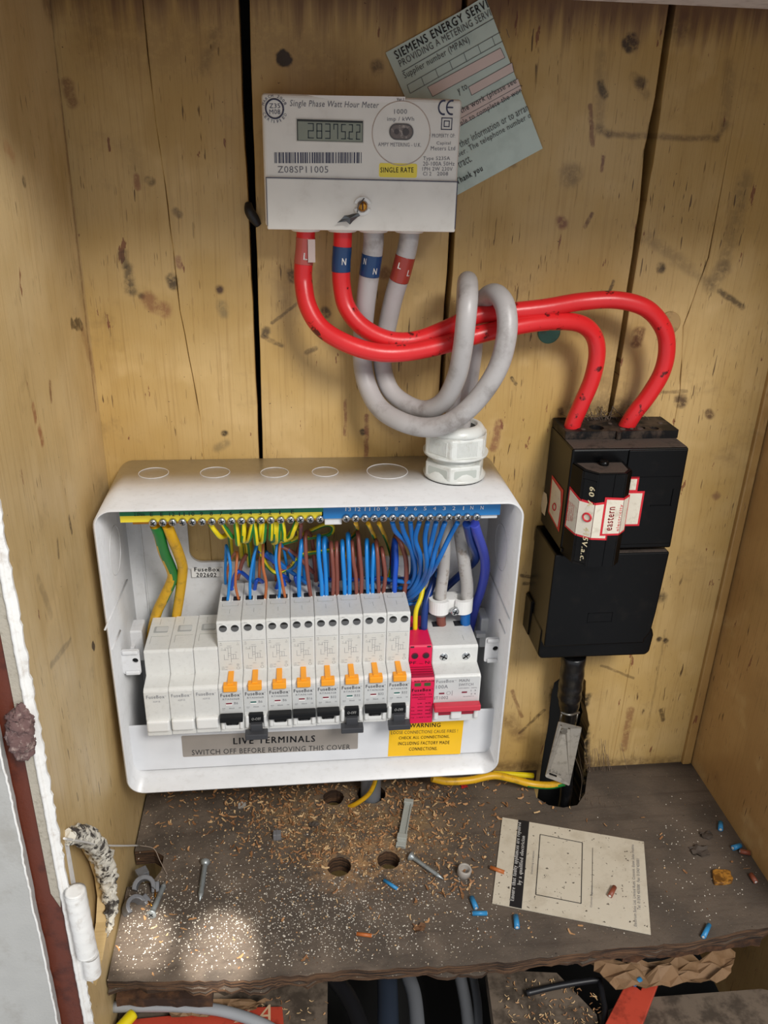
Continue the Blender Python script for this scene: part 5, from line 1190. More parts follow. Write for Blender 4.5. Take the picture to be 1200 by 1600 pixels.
    s_ = wrap([(.1755, -.0560, zA(888, 760, -.056), zA(883, 822, -.056)), (.1785, -.0705, zA(905, 779, -.0705), zA(897, 836, -.0705)), (.1872, -.0785, zA(932, 786, -.0785), zA(922, 843, -.0785)), (.1995, -.0785, zA(948, 783, -.0785), zA(945, 844, -.0785))], None, 'security_seal', t)
    s2 = wrap([(.1935, -.0788, zA(944, 777, -.0788), zA(934, 837, -.0788)), (.2075, -.0788, zA(978, 778, -.0788), zA(966, 836, -.0788)), (.2143, -.0722, zA(988, 772, -.0722), zA(979, 829, -.0722))], None, 'security_seal', t)
    s3 = wrap([(.2168, yA-.0015, zA(990, 766, yA), zA(985, 820, yA)), (P(1006, 766, y=yA).x, yA-.0015, zA(1006, 766, yA), zA(994, 820, yA))], None, 'security_seal', t)
    s5 = wrap([(.2168, yA-.0013, zA(985, 744, yA), zA(985, 767, yA)), (P(998, 744, y=yA).x, yA-.0013, zA(998, 744, yA), zA(996, 767, yA))], None, 'security_seal', t)
    # side seal on the body's left face
    b = B(LRED); pts = [(863, 742), (881, 766), (879, 790), (874, 832), (857, 800)]
    def side(pp, off): return [P(px, py, x=xl)+Vector((-off, 0, 0)) for px, py in pp]
    b.add(side(pts, .0003), [(0, 1, 2, 3, 4)], False); b.mat(LWHT); b.add(side([(864, 748), (877, 768), (877, 790), (872, 824), (859, 799)], .0005), [(0, 1, 2, 3, 4)], False)
    b.mat(LRED); b.tube([P(867.5+2.5*math.cos(a), 792+5.5*math.sin(a), x=xl)+Vector((-.0007, 0, 0)) for a in [i*.5236 for i in range(13)]], .0005, 5, spline=False)
    b.build('side_seal', t)
    b = B(LWHT); pp = side([(850, 768), (855, 772), (856, 785), (852, 806), (847, 800), (846, 785)], .0004); b.add(pp, [tuple(range(6))], False); b.build('worn_sticker', t)
    # printing on the seals
    b = B(LRED); cc = Vector((.1925, -.0794, 0)); q = P(913, 808, y=-.0785)
    f0 = Vector((.1872, -.0785, 0)); 
    # ring lies on the chamfer/front edge region
    cx = P(913, 808, y=-.0750); ang = u
    ctr = A+u*(L_*.62)+Z1*P(913, 808, y=-.0755).z+nrm*.0008
    b.tube([ctr+u*(.0030*math.cos(i*math.pi/12))+Z1*(.0030*math.sin(i*math.pi/12)) for i in range(25)], .0007, 6, spline=False)
    O = P(958, 829, y=-.0794); b.text('eastern', P(956, 829, y=-.0796), Z1, -X1, .0185, .0046, .008)
    b.text('electricity', P(968, 830, y=-.0796), Z1, -X1, .0210, .0028, .0)
    Aa, Ab = Vector((.1755, -.0560, 0)), Vector((.1785, -.0705, 0)); uu = (Ab-Aa).normalized(); nn = uu.cross(Z1)
    for k in range(4):
        b.text(['ANY PERSON', 'BREAKING THIS', 'SEAL MAY BE', 'PROSECUTED'][k], Aa+uu*(.0030+.0024*k)+nn*.0009+Z1*(zA(888, 815, -.06)+.001*k), Z1, -uu, .0160-.001*k, .0013, 0)
    b.build('seal_print', t)
mkcutout()
# taped supply cable and the dark opening round it
b = B(M('black_tape', '#121214', .3, dirt='#2c2a2a', dirts=.5, dscale=150, bump=.6, bscale=120))
pp = [P(897, 1022, y=-.028), P(893, 1060, y=-.026), P(890, 1085, y=-.024), P(889, 1110, y=-.022), P(888, 1150, y=-.020), P(886, 1200, y=-.018), P(884, 1240, y=-.018)]; pp.append(pp[-1]-Z1*.05)
b.tube(pp, .0098, 18, 8, rfun=lambda t: (1.05 if t < .3 else 1.05-.45*min(1, (t-.3)/.25))*(1+.03*math.sin(t*70)))
tag(b.build('supply_cable'), 'lumpy black taped supply cable dropping from the cut-out into the dark floor hole', 'cable')
# earthing tag
O = P(852, 1214, y=-.040); u = (P(889, 1226, y=-.040)-O); wd = u.length; u.normalize(); TLc = P(870, 1121, y=-.040); v = (TLc-O); ht = v.length; v.normalize()
b = B(M('tag_aluminium', '#c3bfb8', .42, .75, dirt='#8c867c', dirts=.6, dscale=200, bump=.25))
ol = rrect(0, wd, 0, ht, .0015, 4); hs = [rrect(.0035, .0115, .0035, .0055, .0004, 2), rrect(.0055, .0115, ht-.0145, ht-.0070, .002, 4), rrect(.003, .005, ht-.005, ht-.0035, .0003, 2), rrect(.012, .0145, ht-.0065, ht-.005, .0003, 2)]
b.filled([ol]+hs, O, u, v, .0006)
for vert in b.v:
    h = (vert-O).dot(v)/ht; vert.y += .0035*math.sin(h*math.pi*1.1)-(.004*max(0, h-.62)*3)
tg = tag(b.build('earth_tag', None, O), 'bent metal earthing tag with stamped letters hanging below the black cut-out', 'tag')
b = B(M('stamped_metal', '#6e6a63', .5, .6)); n_ = u.cross(v)
for k, (wrd, l0, xx) in enumerate((('ELECTRICAL', .026, .0150), ('EARTH', .012, .0115), ('DO NOT REMOVE', .0190, .0085), ('BS 951', .013, .0045))):
    st = len(b.v); b.text(wrd, O+u*xx+v*(.0072+(0 if k else .0))+n_*.0006, v, -u, l0, .0022, .0)
    for vert in b.v[st:]:
        h = (vert-O).dot(v)/ht; vert.y += .0035*math.sin(h*math.pi*1.1)-(.004*max(0, h-.62)*3)-.0002
b.build('stamped_text', tg)
b = B(M('clamp_steel', '#8a8781', .4, .9)); c = O+v*(ht-.010)+u*.0085+Vector((0, -.001, 0)); b.lathe([(.0020, 0), (.0032, .001), (.0034, .003), (.0030, .004)], c+Vector((0, .002, 0)), (0, -1, 0), 6, False)
b.build('clamp_nut', tg)
b = B(M('clamp_steel', '#8a8781', .4, .9)); 
for px in (878, 903): b.tube([P(px, 1112, y=-.032), P(px-3, 1128, y=-.034)], .0008, 6, spline=False)
b.tube([P(876, 1113, y=-.0325), P(890, 1117, y=-.0365), P(905, 1113, y=-.0325)], .0011, 8); b.build('earth_clamp_strap', tg)
# earth conductor along the back of the shelf
cable('earth_cable', [(675, 1216, -.030), (700, 1221, -.030), (735, 1219, -.029), (770, 1212, -.028), (800, 1217, -.028), (830, 1225, -.030), (860, 1227, -.034), (882, 1222, -.036)], .0034, YELD, 'yellow earth cable running under the enclosure corner to the metal tag', n=14, stripe=(GRN, .2, .42, .3), mats=[GRN])
cable('earth_cable', [(770, 1209, -.016), (800, 1210, -.015), (833, 1212, -.014)], .0026, YEL, 'short cut yellow earth cable lying behind the longer earth cable', n=12)
cable('earth_wire', [(590, 1200, -.040), (586, 1222, -.038), (576, 1241, -.037), (556, 1256, -.034), (536, 1264, -.028), (522, 1268, -.022)], .0021, YELD, 'striped earth wire curving from under the enclosure into a floor hole', n=12, stripe=(GRN, .55, .85, 0), mats=[GRN])
b = B(M('grey_conduit', '#6f7175', .4)); q = P(579, 1240, z=0); b.tube([Vector((q.x, q.y-.001, -.08)), Vector((q.x, q.y-.001, BZ0-.001))], .0092, 20, spline=False)
tag(b.build('conduit_pipe'), 'vertical dark grey sheathed cable rising through the floor hole under the enclosure', 'cable')
for q in (nl,): pass
# black lump in the left gap and wall discs
b = B(M('rubber_lump', '#17171a', .5)); q = P(392, 333, y=-.004)
b.tube([P(388, 318, y=-.002), P(390, 330, y=-.005), P(398, 343, y=-.004), P(404, 352, y=-.003)], .0030, 10, 5, rfun=lambda t: .6+.6*math.sin(2.6*t+.3)); tag(b.build('rubber_scrap'), 'small black scrap stuck in the wide board gap beside the meter', 'scrap')
for px, py, r, hx, lab in ((858, 519, .0085, '#3f6f60', 'dull green disc on the boards behind the lower red cable'), (1046, 505, .0085, '#b0905f', 'pale ochre painted disc on the boards behind the upper red cable')):
    q = P(px, py, y=-.0008); b = B(M('disc_'+hx[1:], hx, .6, dirt='#4d3a2a', dirts=.6, dscale=150)); b.lathe([(r, .0008), (r, -.0004), (r*.92, -.0009)], (q.x, -.0006, q.z), (0, 1, 0), 32)
    tag(b.build('wall_disc'), lab, 'disc')

# ------------------------------------------------------------------ things lying on the shelf
def wscrew(p0, p1, r, hr, label, zz=.003, dirt=None):
    a, c = P(*p0, z=zz), P(*p1, z=.0015); ax = (c-a).normalized(); L_ = (c-a).length
    b = B(ZINC); prof = [(.0002, 0), (hr*.9, .0001), (hr, .0006), (r*1.1, .0034)]
    k = int(L_/.0016); 
    for i in range(k): h = .004+(L_-.010)*i/k; s_ = 1 if i < k-4 else 1; prof += [(r*.72, h), (r*1.05, h+(L_-.010)/k*.5)]
    prof += [(r*.8, L_-.005), (.0002, L_)]
    b.lathe(prof, a, ax, 14); b.mat(DARK); 
    t1 = ax.orthogonal().normalized(); t2 = ax.cross(t1)
    for q in (t1, t2): b.tube([a-q*hr*.45-ax*.0002, a+q*hr*.45-ax*.0002], .0004, 5, spline=False)
    tag(b.build('wood_screw', None, a), label, 'screw')
wscrew((321, 1346), (312, 1408), .0021, .0042, 'loose zinc wood screw lying alone on the left half of the shelf')
wscrew((641, 1337), (693, 1374), .0019, .0042, 'loose zinc wood screw lying below the grey plastic strip')
wscrew((236, 1430), (259, 1376), .0021, .0040, 'loose zinc wood screw beside the grey cable clips in the left corner', .004)
def offcut(p0, p1, r, mt, label, core='#d8d3cc', zb=None):
    zz = r+.0003 if zb is None else zb
    a, c = P(*p0, z=zz), P(*p1, z=zz); b = B(mt); b.tube([a, c], r, 14, spline=False)
    b.mat(M('copper_end_'+core[1:], core, .4)); d = (c-a).normalized()
    b.lathe([(r*.55, 0), (r*.55, .0003)], c, d, 12); b.lathe([(r*.55, 0), (r*.55, .0003)], a, -d, 12)
    return tag(b.build('wire_offcut', None, a), label, 'wire offcut', 'cut ends of insulation on the shelf')
OC = M('offcut_blue', '#2f86bd', .4); OB = M('offcut_brown', '#8a4a36', .45); OO = M('offcut_orange', '#b5642f', .45)
for p0, p1, r, mt, lab in [((600, 1375), (621, 1389), .0014, OC, 'blue insulation offcut just below the right floor hole'), ((737, 1402), (744, 1419), .0020, OC, 'blue insulation offcut standing over another left of the card, upper one'),
        ((738, 1427), (761, 1427), .0018, OC, 'blue insulation offcut lying level left of the card, lower one'), ((806, 1431), (808, 1449), .0021, OC, 'blue insulation offcut below the black stripe of the card'),
        ((1126, 1285), (1126, 1296), .0021, OC, 'blue insulation offcut near the right wall, farthest back'), ((1157, 1321), (1145, 1325), .0022, OC, 'blue insulation offcut touching a brown one at the right wall'),
        ((1108, 1445), (1099, 1464), .0018, OC, 'blue insulation offcut at the front edge of the shelf, right of the card'), ((1156, 1330), (1172, 1333), .0020, OB, 'brown insulation offcut touching a blue one at the right wall'),
        ((1173, 1366), (1181, 1378), .0020, OB, 'brown insulation offcut near the right wall in front of the amber lump'), ((557, 1459), (581, 1462), .0014, OO, 'orange brown insulation offcut near the front middle of the shelf')]:
    offcut(p0, p1, r, mt, lab)
offcut((766, 1355), (788, 1363), .0016, OO, 'orange brown insulation offcut resting on the left edge of the card', zb=.0026)
offcut((960, 1386), (953, 1400), .0020, OB, 'brown insulation offcut lying on the right half of the card', zb=.0030)
offcut((1001, 1530), (990, 1538), .0020, OC, 'blue insulation offcut below the shelf near the red offcut board', zb=ZL+.016)
# grey plastic strip
a, c = P(639, 1251, z=.003), P(626, 1322, z=.003); u = (c-a).normalized(); w_ = Vector((u.y, -u.x, 0)); L_ = (c-a).length
b = B(M('clip_grey', '#a9aba4', .45)); 
b.prism([(0, -.0035), (L_, -.0035), (L_, .0035), (0, .0035)], a, u, w_ if u.cross(w_).z > 0 else -w_, .0022, .0004)
vv_ = w_ if u.cross(w_).z > 0 else -w_
for x0, x1, y0, y1, h in ((0, .0045, -.0042, .0042, .004), (L_-.0115, L_-.006, -.0042, .0042, .0045), (L_-.004, L_, -.0042, .0042, .0018), (.0045, L_-.012, -.0035, -.0022, .0028), (.0045, L_-.012, .0022, .0035, .0028)): b.prism([(x0, y0), (x1, y0), (x1, y1), (x0, y1)], a+Z1*(h-.0015), u, vv_, h+.0012, .0004)
tag(b.build('plastic_clip', None, a), 'long pale grey plastic clip lying under the middle of the enclosure', 'plastic clip')
q = P(724, 1366, z=0); b = B(M('pipe_ring', '#a9a29a', .4)); b.lathe([(.0052, 0), (.0056, .0003), (.0056, .0068), (.0052, .0072), (.0040, .0072), (.0038, .0068), (.0038, .0004)], q, (.12, -.1, 1), 24); tag(b.build('plastic_ring', None, q), 'short grey plastic tube ring between the screw and the card', 'ring')
q = P(433, 1305, z=.003); b = B(M('block_grey', '#77777a', .5)); b.box(q.x-.0034, q.x+.0034, q.y-.003, q.y+.003, 0, .0062, .0006); b.box(q.x-.0005, q.x+.0005, q.y-.0032, q.y+.003, 0, .0066, .0002); tag(b.build('plastic_block', None, (q.x, q.y, 0)), 'small square grey plastic block among the shavings', 'block')
q = P(1127, 1372, z=0); b = B(M('amber_lump', '#a8742c', .5, dirt='#5c3a14', dirts=.9, dscale=160, bump=.6, thr=(.4, .55)))
pl = [P(*k, z=.0) for k in [(1112, 1363), (1118, 1361), (1126, 1362), (1134, 1362), (1141, 1364), (1141, 1370), (1145, 1375), (1143, 1382), (1130, 1384), (1116, 1384), (1113, 1374)]]
b.prism([(k.x, k.y) for k in pl], (0, 0, .003), X1, Y1, .003, .0008, 2); tag(b.build('amber_lump', None, q), 'flat amber coloured resin lump near the right wall of the shelf', 'lump')
# cable clips in the left corner
def clip(ctr, R_, rot, lab, sc=1.):
    b = B(M('clip_dark_grey', '#707175', .45, dirt='#4b4a47', dirts=.5, dscale=200)); pl = [(.009*sc*math.cos(math.radians(a)), .009*sc*math.sin(math.radians(a))) for a in range(-20, 201, 17)]+[(.0055*sc*math.cos(math.radians(a)), .0055*sc*math.sin(math.radians(a))) for a in range(200, -21, -17)]
    rt = Matrix.Rotation(rot, 3, 'Z'); u_, v_ = rt @ X1, rt @ Vector((0, .82, .57))
    b.prism(pl, ctr+Vector((0, -.003, .002)), u_, v_, .012*sc, .0006); b.prism([(.005*sc, -.006*sc), (.011*sc, -.006*sc), (.011*sc, .002*sc), (.005*sc, .002*sc)], ctr, u_, v_, .008*sc, .0008)
    o = b.build('cable_clip', None, ctr); tag(o, lab, 'cable clip')
    b = B(BRASS); b.tube([ctr+u_*.008*sc-v_*.004, ctr+u_*.008*sc-v_*.014*sc], .0006, 6, spline=False); b.build('nail', o); return o
clip(P(226, 1385, z=.006)+Vector((0, 0, .001)), 0, .1, 'grey hooped cable clip in the left corner, farther back')
clip(P(215, 1413, z=.006)+Vector((0, 0, .001)), 0, .9, 'grey hooped cable clip in the left corner, nearer the front', .9)
q = P(222, 1363, z=.004); b = B(M('clip_dark_grey', '#7f8083', .45)); b.box(q.x-.0045, q.x+.0045, q.y-.004, q.y+.004, -.002, .006, .0006, rot=Matrix.Rotation(.5, 3, 'Z')); tag(b.build('plastic_block', None, q), 'grey plastic block half over the broken corner hole', 'block')

# printed card on the shelf
TLc, BLc, BRc, TRc = P(785, 1277, z=.0006), P(769, 1411, z=.0006), P(1017, 1460, z=.0006), P(1006, 1315, z=.0006)
u = ((TRc-TLc)+(BRc-BLc)).normalized(); v = Vector((-u.y, u.x, 0)); Wc = ((TRc-TLc).length+(BRc-BLc).length)/2; Hc = ((TLc-BLc).length+(TRc-BRc).length)/2
m_, pb = newmat('speckled_card'); p = pos(); vv = vec(*p)
col = Cc(lin('#cdc4b2')).mix(smooth(nz(vv, 35, 5, .7), .45, .7)*.45, lin('#a99c86')).mix(smooth(nz(vv, 330, 2), .68, .71)*.9, lin('#3a3128')).mix(smooth(nz(vv, 190, 3), .70, .73)*.8, lin('#5b4d3e')).mix(smooth(nz(vv, 700, 2), .70, .76)*.4, lin('#4a4036'))
finish(pb, col, .7)
def cp(px, py): q = P(px, py, z=.0012); return ((q-BLc).dot(u), (q-BLc).dot(v))
b = B(m_); b.prism([cp(785, 1277), cp(769, 1411), cp(1017, 1460), cp(1006, 1315)][::-1], BLc+Z1*.0006, u, v, .0007)
cd_ = tag(b.build('printed_card', None, BLc), 'dirty white card with a black stripe and box outline lying on the shelf', 'card')
b = B(INK); O = BLc+Z1*.0009
b.prism([cp(796, 1416), cp(815, 1420), cp(827, 1284), cp(810, 1281)], O, u, v, .0002)
def cline(p0, p1, th=.0003):
    a, c = cp(*p0), cp(*p1); d = Vector((c[0]-a[0], c[1]-a[1])).normalized()*th; b.prism([(a[0]-d.y, a[1]+d.x), (a[0]+d.y, a[1]-d.x), (c[0]+d.y, c[1]-d.x), (c[0]-d.y, c[1]+d.x)], O, u, v, .0001)
for p0, p1 in (((844, 1304), (910, 1317)), ((910, 1317), (908, 1412)), ((908, 1412), (837, 1398)), ((837, 1398), (844, 1304))): cline(p0, p1)
cline((926, 1325), (925, 1400), .00015)
def ctext(s_, p0, p1, h, bold=0., mt=None):
    a, c = P(*p0, z=.0018), P(*p1, z=.0018); d = (c-a); L2 = d.length; d.normalize(); q = Vector((-d.y, d.x, 0)); b.text(s_, a, d, q, L2, h, bold)
b.mat(INKW); ctext('Ensure that faulty appliances are repaired', (805, 1408), (816, 1286), .0042, .02); ctext('by a qualified electrician', (816, 1383), (822, 1307), .0040, .02)
b.mat(INKG); ctext('Dwelling Location', (833, 1366), (836, 1330), .0018); ctext('Customer Signature', (926, 1418), (927, 1384), .0018)
ctext('Electrium Sales Ltd, Limited Road, Cannock, Essex Sales Hotline', (996, 1448), (991, 1320), .0024); ctext('Tel: 01543 455000  Fax: 01543 455001', (1001, 1422), (999, 1342), .0022)
b.build('printed_text', cd_)

# ------------------------------------------------------------------ shavings, sawdust, specks
SH1 = M('shaving_a', '#b88a5e', .7); SH2 = M('shaving_b', '#8f6440', .7); SH3 = M('shaving_c', '#d3b183', .7); SPK = M('white_speck', '#d8d0c2', .7)
rs = random.Random(11)
HOLES = [(F0(530, 1354), .011), (F0(607, 1344), .0105), (F0(521, 1246), .011), (F0(580, 1240), .014), (F0(876, 1232), .021), (F0(236, 1352), .012)]
def okpos(x, y):
    if not (XL+.004 < x < XR-.004 and y < -.003): return False
    yfx = -.186 if x > .2 else -.190
    if y < yfx+.006: return False
    return all((x-h[0])**2+(y-h[1])**2 > r*r for h, r in HOLES)
def oncard(x, y):
    q = Vector((x, y, 0))-BLc; a, c = q.dot(u), q.dot(v); return -.002 < a < Wc+.006 and -.002 < c < Hc+.004
def gaussp(cx, cy, sx, sy): return F0(rs.gauss(cx, sx), rs.gauss(cy, sy))
clusters = [(430, 1275, 65, 22, 190), (520, 1240, 75, 12, 90), (650, 1235, 40, 16, 130), (470, 1335, 45, 14, 60), (620, 1295, 70, 25, 120), (720, 1330, 35, 35, 60), (700, 1385, 35, 15, 26), (560, 1310, 60, 25, 60), (760, 1240, 60, 20, 24), (380, 1240, 90, 10, 50), (290, 1300, 60, 45, 26), (860, 1272, 70, 15, 16), (240, 1440, 40, 40, 14), (650, 1420, 220, 45, 34), (1050, 1330, 90, 60, 8)]
b = B(SH1, SH2, SH3)
def chip(b, x, y, z, L_, wd, k):
    a = rs.uniform(0, 6.28); d = Vector((math.cos(a), math.sin(a), 0)); q = Vector((-d.y, d.x, 0)); cur = rs.uniform(-1.4, 2.4); lift = rs.uniform(.0, .0012); n = 5; vs = []
    til = rs.uniform(-.5, .5)
    for i in range(n):
        t = i/(n-1)-.5; ang = cur*t; c = Vector((x, y, z))+d*(L_*t)+q*(L_*.35*cur*t*t)+Z1*(.0003+abs(math.sin(ang*1.2))*L_*.22+lift)
        wv = wd*(1-1.2*t*t)*rs.uniform(.6, 1.1); tl = Vector((0, 0, til*wv)); vs += [c-q*wv*.5+tl*.5, c+q*wv*.5-tl*.5+Z1*wv*.2]
    fs = [(2*i, 2*i+1, 2*i+3, 2*i+2) for i in range(n-1)]; b.cur = k; zmin = min(w_.z for w_ in vs)
    dz = max(0, z+.0001-zmin); b.add([w_+Z1*dz for w_ in vs], fs, True)
for cx, cy, sx, sy, n in clusters:
    for _ in range(int(n*1.25)):
        x, y = gaussp(cx, cy, sx, sy)
        if okpos(x, y) and not oncard(x, y): chip(b, x, y, .0, rs.uniform(.002, .0068), rs.uniform(.0008, .0022), rs.choice([0, 0, 1, 1, 2]))
o = b.build('wood_shavings'); tag(o, 'curled light brown drill shavings scattered over the shelf under the enclosure', 'wood shavings'); o['kind'] = 'stuff'
b = B(SH1, SH2, SH3)
for cx, cy, sx, sy, n in [(570, 1290, 90, 34, 1500), (590, 1345, 90, 30, 600), (450, 1290, 70, 30, 500), (520, 1400, 200, 70, 450), (850, 1330, 250, 80, 160)]:
    for _ in range(n):
        x, y = gaussp(cx, cy, sx, sy)
        if okpos(x, y) and not oncard(x, y):
            a = rs.uniform(0, 3.14); s_ = rs.uniform(.0003, .0009); d = Vector((math.cos(a), math.sin(a), 0))*s_; q = Vector((-d.y, d.x, 0))*rs.uniform(.3, .7); c = Vector((x, y, .0003)); b.cur = rs.choice([0, 2, 2, 1])
            b.add([c-d-q, c+d-q, c+d+q+Z1*.0003, c-d+q+Z1*.0004, c-Z1*.0003], [(0, 1, 2, 3), (0, 4, 1), (1, 4, 2), (2, 4, 3), (3, 4, 0)], False)
o = b.build('sawdust'); tag(o, 'fine pale sawdust spread round the two drilled floor holes', 'sawdust'); o['kind'] = 'stuff'
b = B(SPK)
for _ in range(3000):
    x, y = gaussp(430, 1430, 190, 48)
    if okpos(x, y) and not oncard(x, y):
        s_ = rs.uniform(.0002, .0006)*(1.4 if rs.random() < .12 else 1); a = rs.uniform(0, 3.14); d = Vector((math.cos(a), math.sin(a), 0))*s_; q = Vector((-d.y, d.x, 0))*rs.uniform(.4, .9); c = Vector((x, y, .0002))
        b.add([c-d-q, c+d-q, c+d+q, c-d+q, c+Z1*.0004], [(0, 1, 4), (1, 2, 4), (2, 3, 4), (3, 0, 4), (3, 2, 1, 0)], False)
for _ in range(220):
    x, y = gaussp(1080, 1360, 70, 70)
    if okpos(x, y) and not oncard(x, y): c = Vector((x, y, .0004)); s_ = rs.uniform(.0002, .0007); b.lathe([(s_, 0), (s_*.6, s_*.5)], c-Z1*.0003, (0, 0, 1), 5)
o = b.build('plaster_specks'); tag(o, 'white plaster specks sprinkled over the front left of the shelf', 'specks'); o['kind'] = 'stuff'

# ------------------------------------------------------------------ below the broken shelf edge
def low(pts, r, mt, name, label, z, n=14, cat='cable'):
    b = B(mt); b.tube([P(px, py, z=(q[0] if q else z)) for px, py, *q in pts], r, n, 8); return tag(b.build(name), label, cat)
low([(176, 1573), (230, 1572), (290, 1573), (350, 1580), (410, 1600), (460, 1630)], .0040, M('conduit_light', '#9b9da0', .35), 'grey_pipe', 'pale grey cable lying across the floorboard below the left shelf edge', ZL+.014)
low([(208, 1584), (190, 1604), (170, 1625)], .0042, YEL, 'yellow_pipe', 'yellow cable end poking up at the bottom left corner', ZL+.012)
VB = M('void_black_cable', '#1d1d20', .4); VG = M('void_grey_cable', '#6a6c70', .45)
low([(515, 1520), (545, 1560), (570, 1620)], .0070, VB, 'void_cable', 'black cable slanting through the dark gap, at its left side', -.10)
low([(604, 1510), (606, 1560), (607, 1640)], .0085, M('void_navy', '#2b3340', .4), 'void_cable', 'thick dark cable upright in the middle of the dark gap', -.09)
low([(636, 1520), (648, 1560), (655, 1640)], .0060, VG, 'void_cable', 'mid grey cable right of the thickest cable in the dark gap', -.09)
low([(718, 1520), (728, 1570), (736, 1640)], .0050, VG, 'void_cable', 'grey cable near the right side of the dark gap', -.09)
low([(738, 1520), (746, 1570), (748, 1640)], .0036, VG, 'void_cable', 'thinnest grey cable, rightmost in the dark gap', -.09)
RW = M('red_painted_wood', '#b8432f', .5, dirt='#7a2a1c', dirts=.7, dscale=80)
def plank(pts, z, th, mt, name, label, cat, bev=.0005):
    b = B(mt); q = [P(px, py, z=z) for px, py in pts]; b.prism([(k.x, k.y) for k in q], (0, 0, z), X1, Y1, th, bev, 1); return tag(b.build(name), label, cat)
plank([(196, 1625), (445, 1620), (441, 1572), (400, 1573), (330, 1580), (205, 1592)], ZL+.006, .006, RW, 'red_offcut', 'red printed board piece below the left part of the shelf', 'board')
b = B(M('pale_print', '#cfae8a', .6)); 
for k, s_ in enumerate('ZA'): a = P(365+k*32, 1598, z=ZL+.0062); b.text(s_, a, X1, Vector((.4, 1, 0)).normalized(), .012, .014)
rb_ = b.build('faded_letters', [o for o in bpy.data.objects if o.name == 'red_offcut'][0])
plank([(935, 1620), (978, 1536), (990, 1538), (1001, 1547), (1007, 1532), (1018, 1535), (1032, 1527), (1027, 1540), (1000, 1610), (990, 1640)], ZL+.012, .008, RW, 'red_offcut', 'broken red painted offcut sticking up at the bottom right', 'board')
def crumple(pts, z, amp, mt, name, label, seed):
    r_ = random.Random(seed); b = B(mt); nx, ny = 12, 6
    (a, c, d, e) = [P(px, py, z=z) for px, py in pts]; vs = []
    for j in range(ny+1):
        for i in range(nx+1):
            s_, t = i/nx, j/ny; q = a.lerp(c, s_).lerp(e.lerp(d, s_), t); q = q+Vector((r_.uniform(-.0015, .0015), r_.uniform(-.0015, .0015), abs(r_.gauss(0, amp)))); vs.append(q)
    vs2 = [w_-Z1*.0005 for w_ in vs]; fs = [(j*(nx+1)+i, j*(nx+1)+i+1, (j+1)*(nx+1)+i+1, (j+1)*(nx+1)+i) for j in range(ny) for i in range(nx)]; N_ = len(vs)
    b.add(vs+vs2, [f[::-1] for f in fs]+[tuple(N_+k for k in f) for f in fs], False); return tag(b.build(name), label, 'paper')
PAP = M('brown_paper', '#86684a', .7, dirt='#6b4e30', dirts=.6, dscale=60)
crumple([(915, 1510), (1150, 1498), (1135, 1535), (960, 1550)], ZL+.014, .006, PAP, 'torn_paper', 'crumpled brown paper stuffed under the right part of the shelf edge', 5)
crumple([(250, 1563), (420, 1566), (395, 1582), (270, 1592)], ZL+.010, .0025, PAP, 'torn_paper', 'torn brown paper scrap under the left part of the shelf edge', 8)
low([(822, 1552), (870, 1541), (925, 1532), (936, 1532)], .0024, VB, 'cable_tie', 'black cable tie with its head upright on the lower floorboard', ZL+.004, cat='cable tie')
low([(936, 1530), (942, 1560), (945, 1585), (935, 1630)], .0022, VB, 'black_lead', 'thin black lead running down beside the red offcut', ZL+.004, cat='cable')
b = B(SH1, SH2, SH3); 
for _ in range(260):
    q = P(rs.uniform(380, 940), rs.uniform(1560, 1620), z=ZL) if rs.random() < .6 else P(rs.uniform(790, 940), rs.uniform(1530, 1600), z=ZL)
    if 510/1200 < 2 and not (P(512, 1580, z=ZL).x < q.x < P(785, 1580, z=ZL).x): chip(b, q.x, q.y, ZL+.0002, rs.uniform(.0015, .004), rs.uniform(.0005, .0012), rs.choice([0, 1, 2, 2]))
o = b.build('wood_shavings'); tag(o, 'wood chips scattered on the lower floorboards', 'wood shavings'); o['kind'] = 'stuff'

# ------------------------------------------------------------------ left frame details
b = B(PAINTW); a, c = P(117, 1392, y=FRONT-.004), P(136, 1488, y=FRONT-.004)
b.tube([a, a.lerp(c, .04), a.lerp(c, .3), a.lerp(c, .6), a.lerp(c, .97), c], .0062, 18, 6, rfun=lambda t: (.72 if t < .02 or t > .985 else 1)*(1+.02*math.sin(t*60)))
hg = tag(b.build('butt_hinge', None, a), 'thick white painted hinge knuckle on the left cupboard edge', 'hinge')
b = B(PAINTW); a2, c2 = P(141, 1492, y=FRONT-.002), P(145, 1522, y=FRONT-.002); b.tube([a2, a2.lerp(c2, .1), a2.lerp(c2, .9), c2], .0052, 14, 5, rfun=lambda t: .75 if t < .05 or t > .95 else 1); b.build('hinge_pin_end', hg)
CR = M('crumbling_plaster', '#d8d2c4', .9, dirt='#2c2320', dirts=.95, dscale=130, bump=1., bscale=300, thr=(.5, .58))
def lumpy(pts, r, mt, seed, n=30, amp=.4, rf=None):
    b = B(mt); b.tube(pts, r, n, 14, rfun=rf)
    for i, w_ in enumerate(b.v): w_ += mnoise.noise_vector(w_*200+Vector((seed, 0, 0)))*r*amp+mnoise.noise_vector(w_*700)*r*amp*.5+mnoise.noise_vector(w_*1600)*r*amp*.3
    return b
b = lumpy([P(px, py, x=XL+.001) for px, py in [(104, 1306), (120, 1302), (136, 1308), (150, 1322), (161, 1342), (168, 1368), (172, 1395), (173, 1425), (169, 1462)]], .0056, CR, 3, 30, .45, lambda t: .75+.5*math.sin(math.pi*t)-.4*t*t)
tag(b.build('crumbling_plaster'), 'ragged black and white plaster rim arching round the hole in the left wall', 'plaster')
